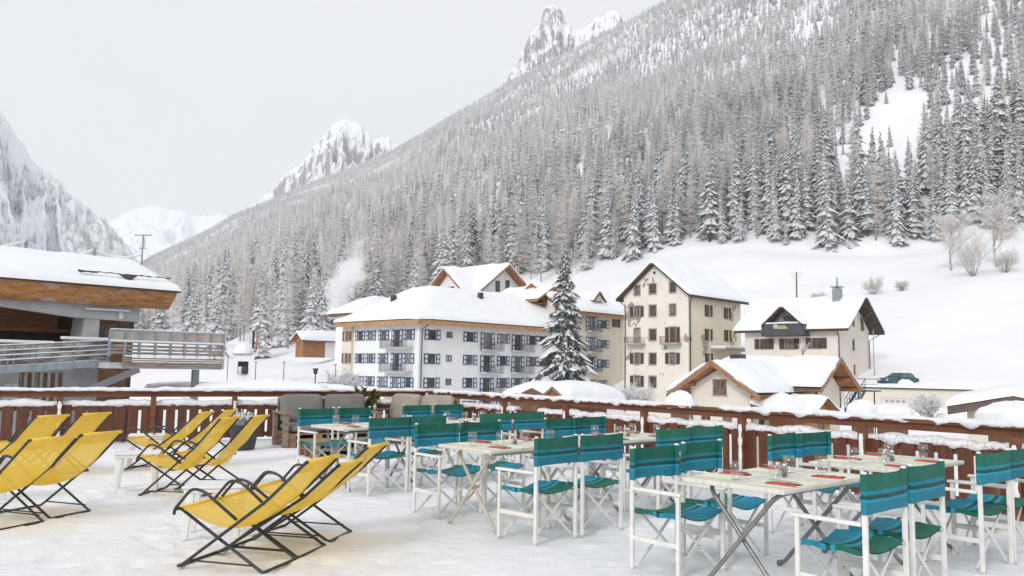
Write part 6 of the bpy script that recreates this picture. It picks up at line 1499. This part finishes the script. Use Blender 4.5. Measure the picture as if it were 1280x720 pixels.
dn = mth('ADD', mth('SUBTRACT', .50, mth('MULTIPLY', r2, .85)), mth('MULTIPLY', mth('SUBTRACT', noise_tex(nt, tcn.outputs['Object'], .26, 6, .62), .5), 2.6))
link(nt, mth('MULTIPLY', mth('MAXIMUM', dn, 0.0), .9), pv.inputs['Density']); link(nt, pv.outputs[0], nt.nodes['Material Output'].inputs['Volume'])
o.data.materials.clear(); o.data.materials.append(mm); tag(o, 'white plume of steam drifting up before the forest behind the hotel', 'steam', kind='stuff')
# ------------------------------------------------------------------ winter haze
b = MB(); b.box(-16000, 16000, -60, 9500, -9, 1480); o = b.build('haze', 'snow')
mm = bpy.data.materials.new('haze'); mm.use_nodes = True; nt = mm.node_tree; nt.nodes.remove(nt.nodes['Principled BSDF']); pv = nt.nodes.new('ShaderNodeVolumePrincipled')
pv.inputs['Color'].default_value = (.95, .96, .98, 1); pv.inputs['Density'].default_value = .00010; pv.inputs['Anisotropy'].default_value = .2; link(nt, pv.outputs[0], nt.nodes['Material Output'].inputs['Volume'])
o.data.materials.clear(); o.data.materials.append(mm); tag(o, 'thin cold winter haze over the valley', kind='stuff')
# ------------------------------------------------------------------ daylight: overcast sky and a soft sun
w = bpy.data.worlds.new('World'); bpy.context.scene.world = w; w.use_nodes = True
nt = w.node_tree; bg = nt.nodes['Background']
sky = nt.nodes.new('ShaderNodeTexSky'); sky.sky_type = 'NISHITA'; sky.sun_disc = False
SE, SA = 30, 210            # sun elevation / compass direction it comes from
sky.sun_elevation = rad(SE); sky.sun_rotation = rad(SA); sky.dust_density = 3
tc = nt.nodes.new('ShaderNodeTexCoord')
ns = nt.nodes.new('ShaderNodeTexNoise'); ns.inputs['Scale'].default_value = 1.6; ns.inputs['Detail'].default_value = 4
link(nt, tc.outputs['Generated'], ns.inputs[0])
cl = ramp(nt, ns.outputs[0], [(.35, (8.6, 8.85, 9.25)), (.65, (9.4, 9.5, 9.6))])
link(nt, mix(nt, .90, sky.outputs[0], cl), bg.inputs['Color']); bg.inputs['Strength'].default_value = .1
sun = bpy.data.lights.new('sun', 'SUN'); sun.energy = 1.5; sun.angle = rad(14); sun.color = (1, .98, .955)
so = bpy.data.objects.new('sun', sun); C.objects.link(so)
az = rad(SA); dv = Vector((math.sin(az)*math.cos(rad(SE)), math.cos(az)*math.cos(rad(SE)), math.sin(rad(SE))))
so.rotation_euler = dv.to_track_quat('Z', 'Y').to_euler()
sc = bpy.context.scene
sc.view_settings.view_transform = 'Standard'; sc.view_settings.look = 'None'; sc.view_settings.exposure = 0.0; sc.view_settings.gamma = 1
sc.cycles.volume_bounces = 4; sc.cycles.max_bounces = 9; sc.cycles.diffuse_bounces = 7; sc.cycles.transparent_max_bounces = 12; sc.cycles.transmission_bounces = 6
sc.cycles.use_denoising = True; sc.cycles.caustics_reflective = False; sc.cycles.caustics_refractive = False
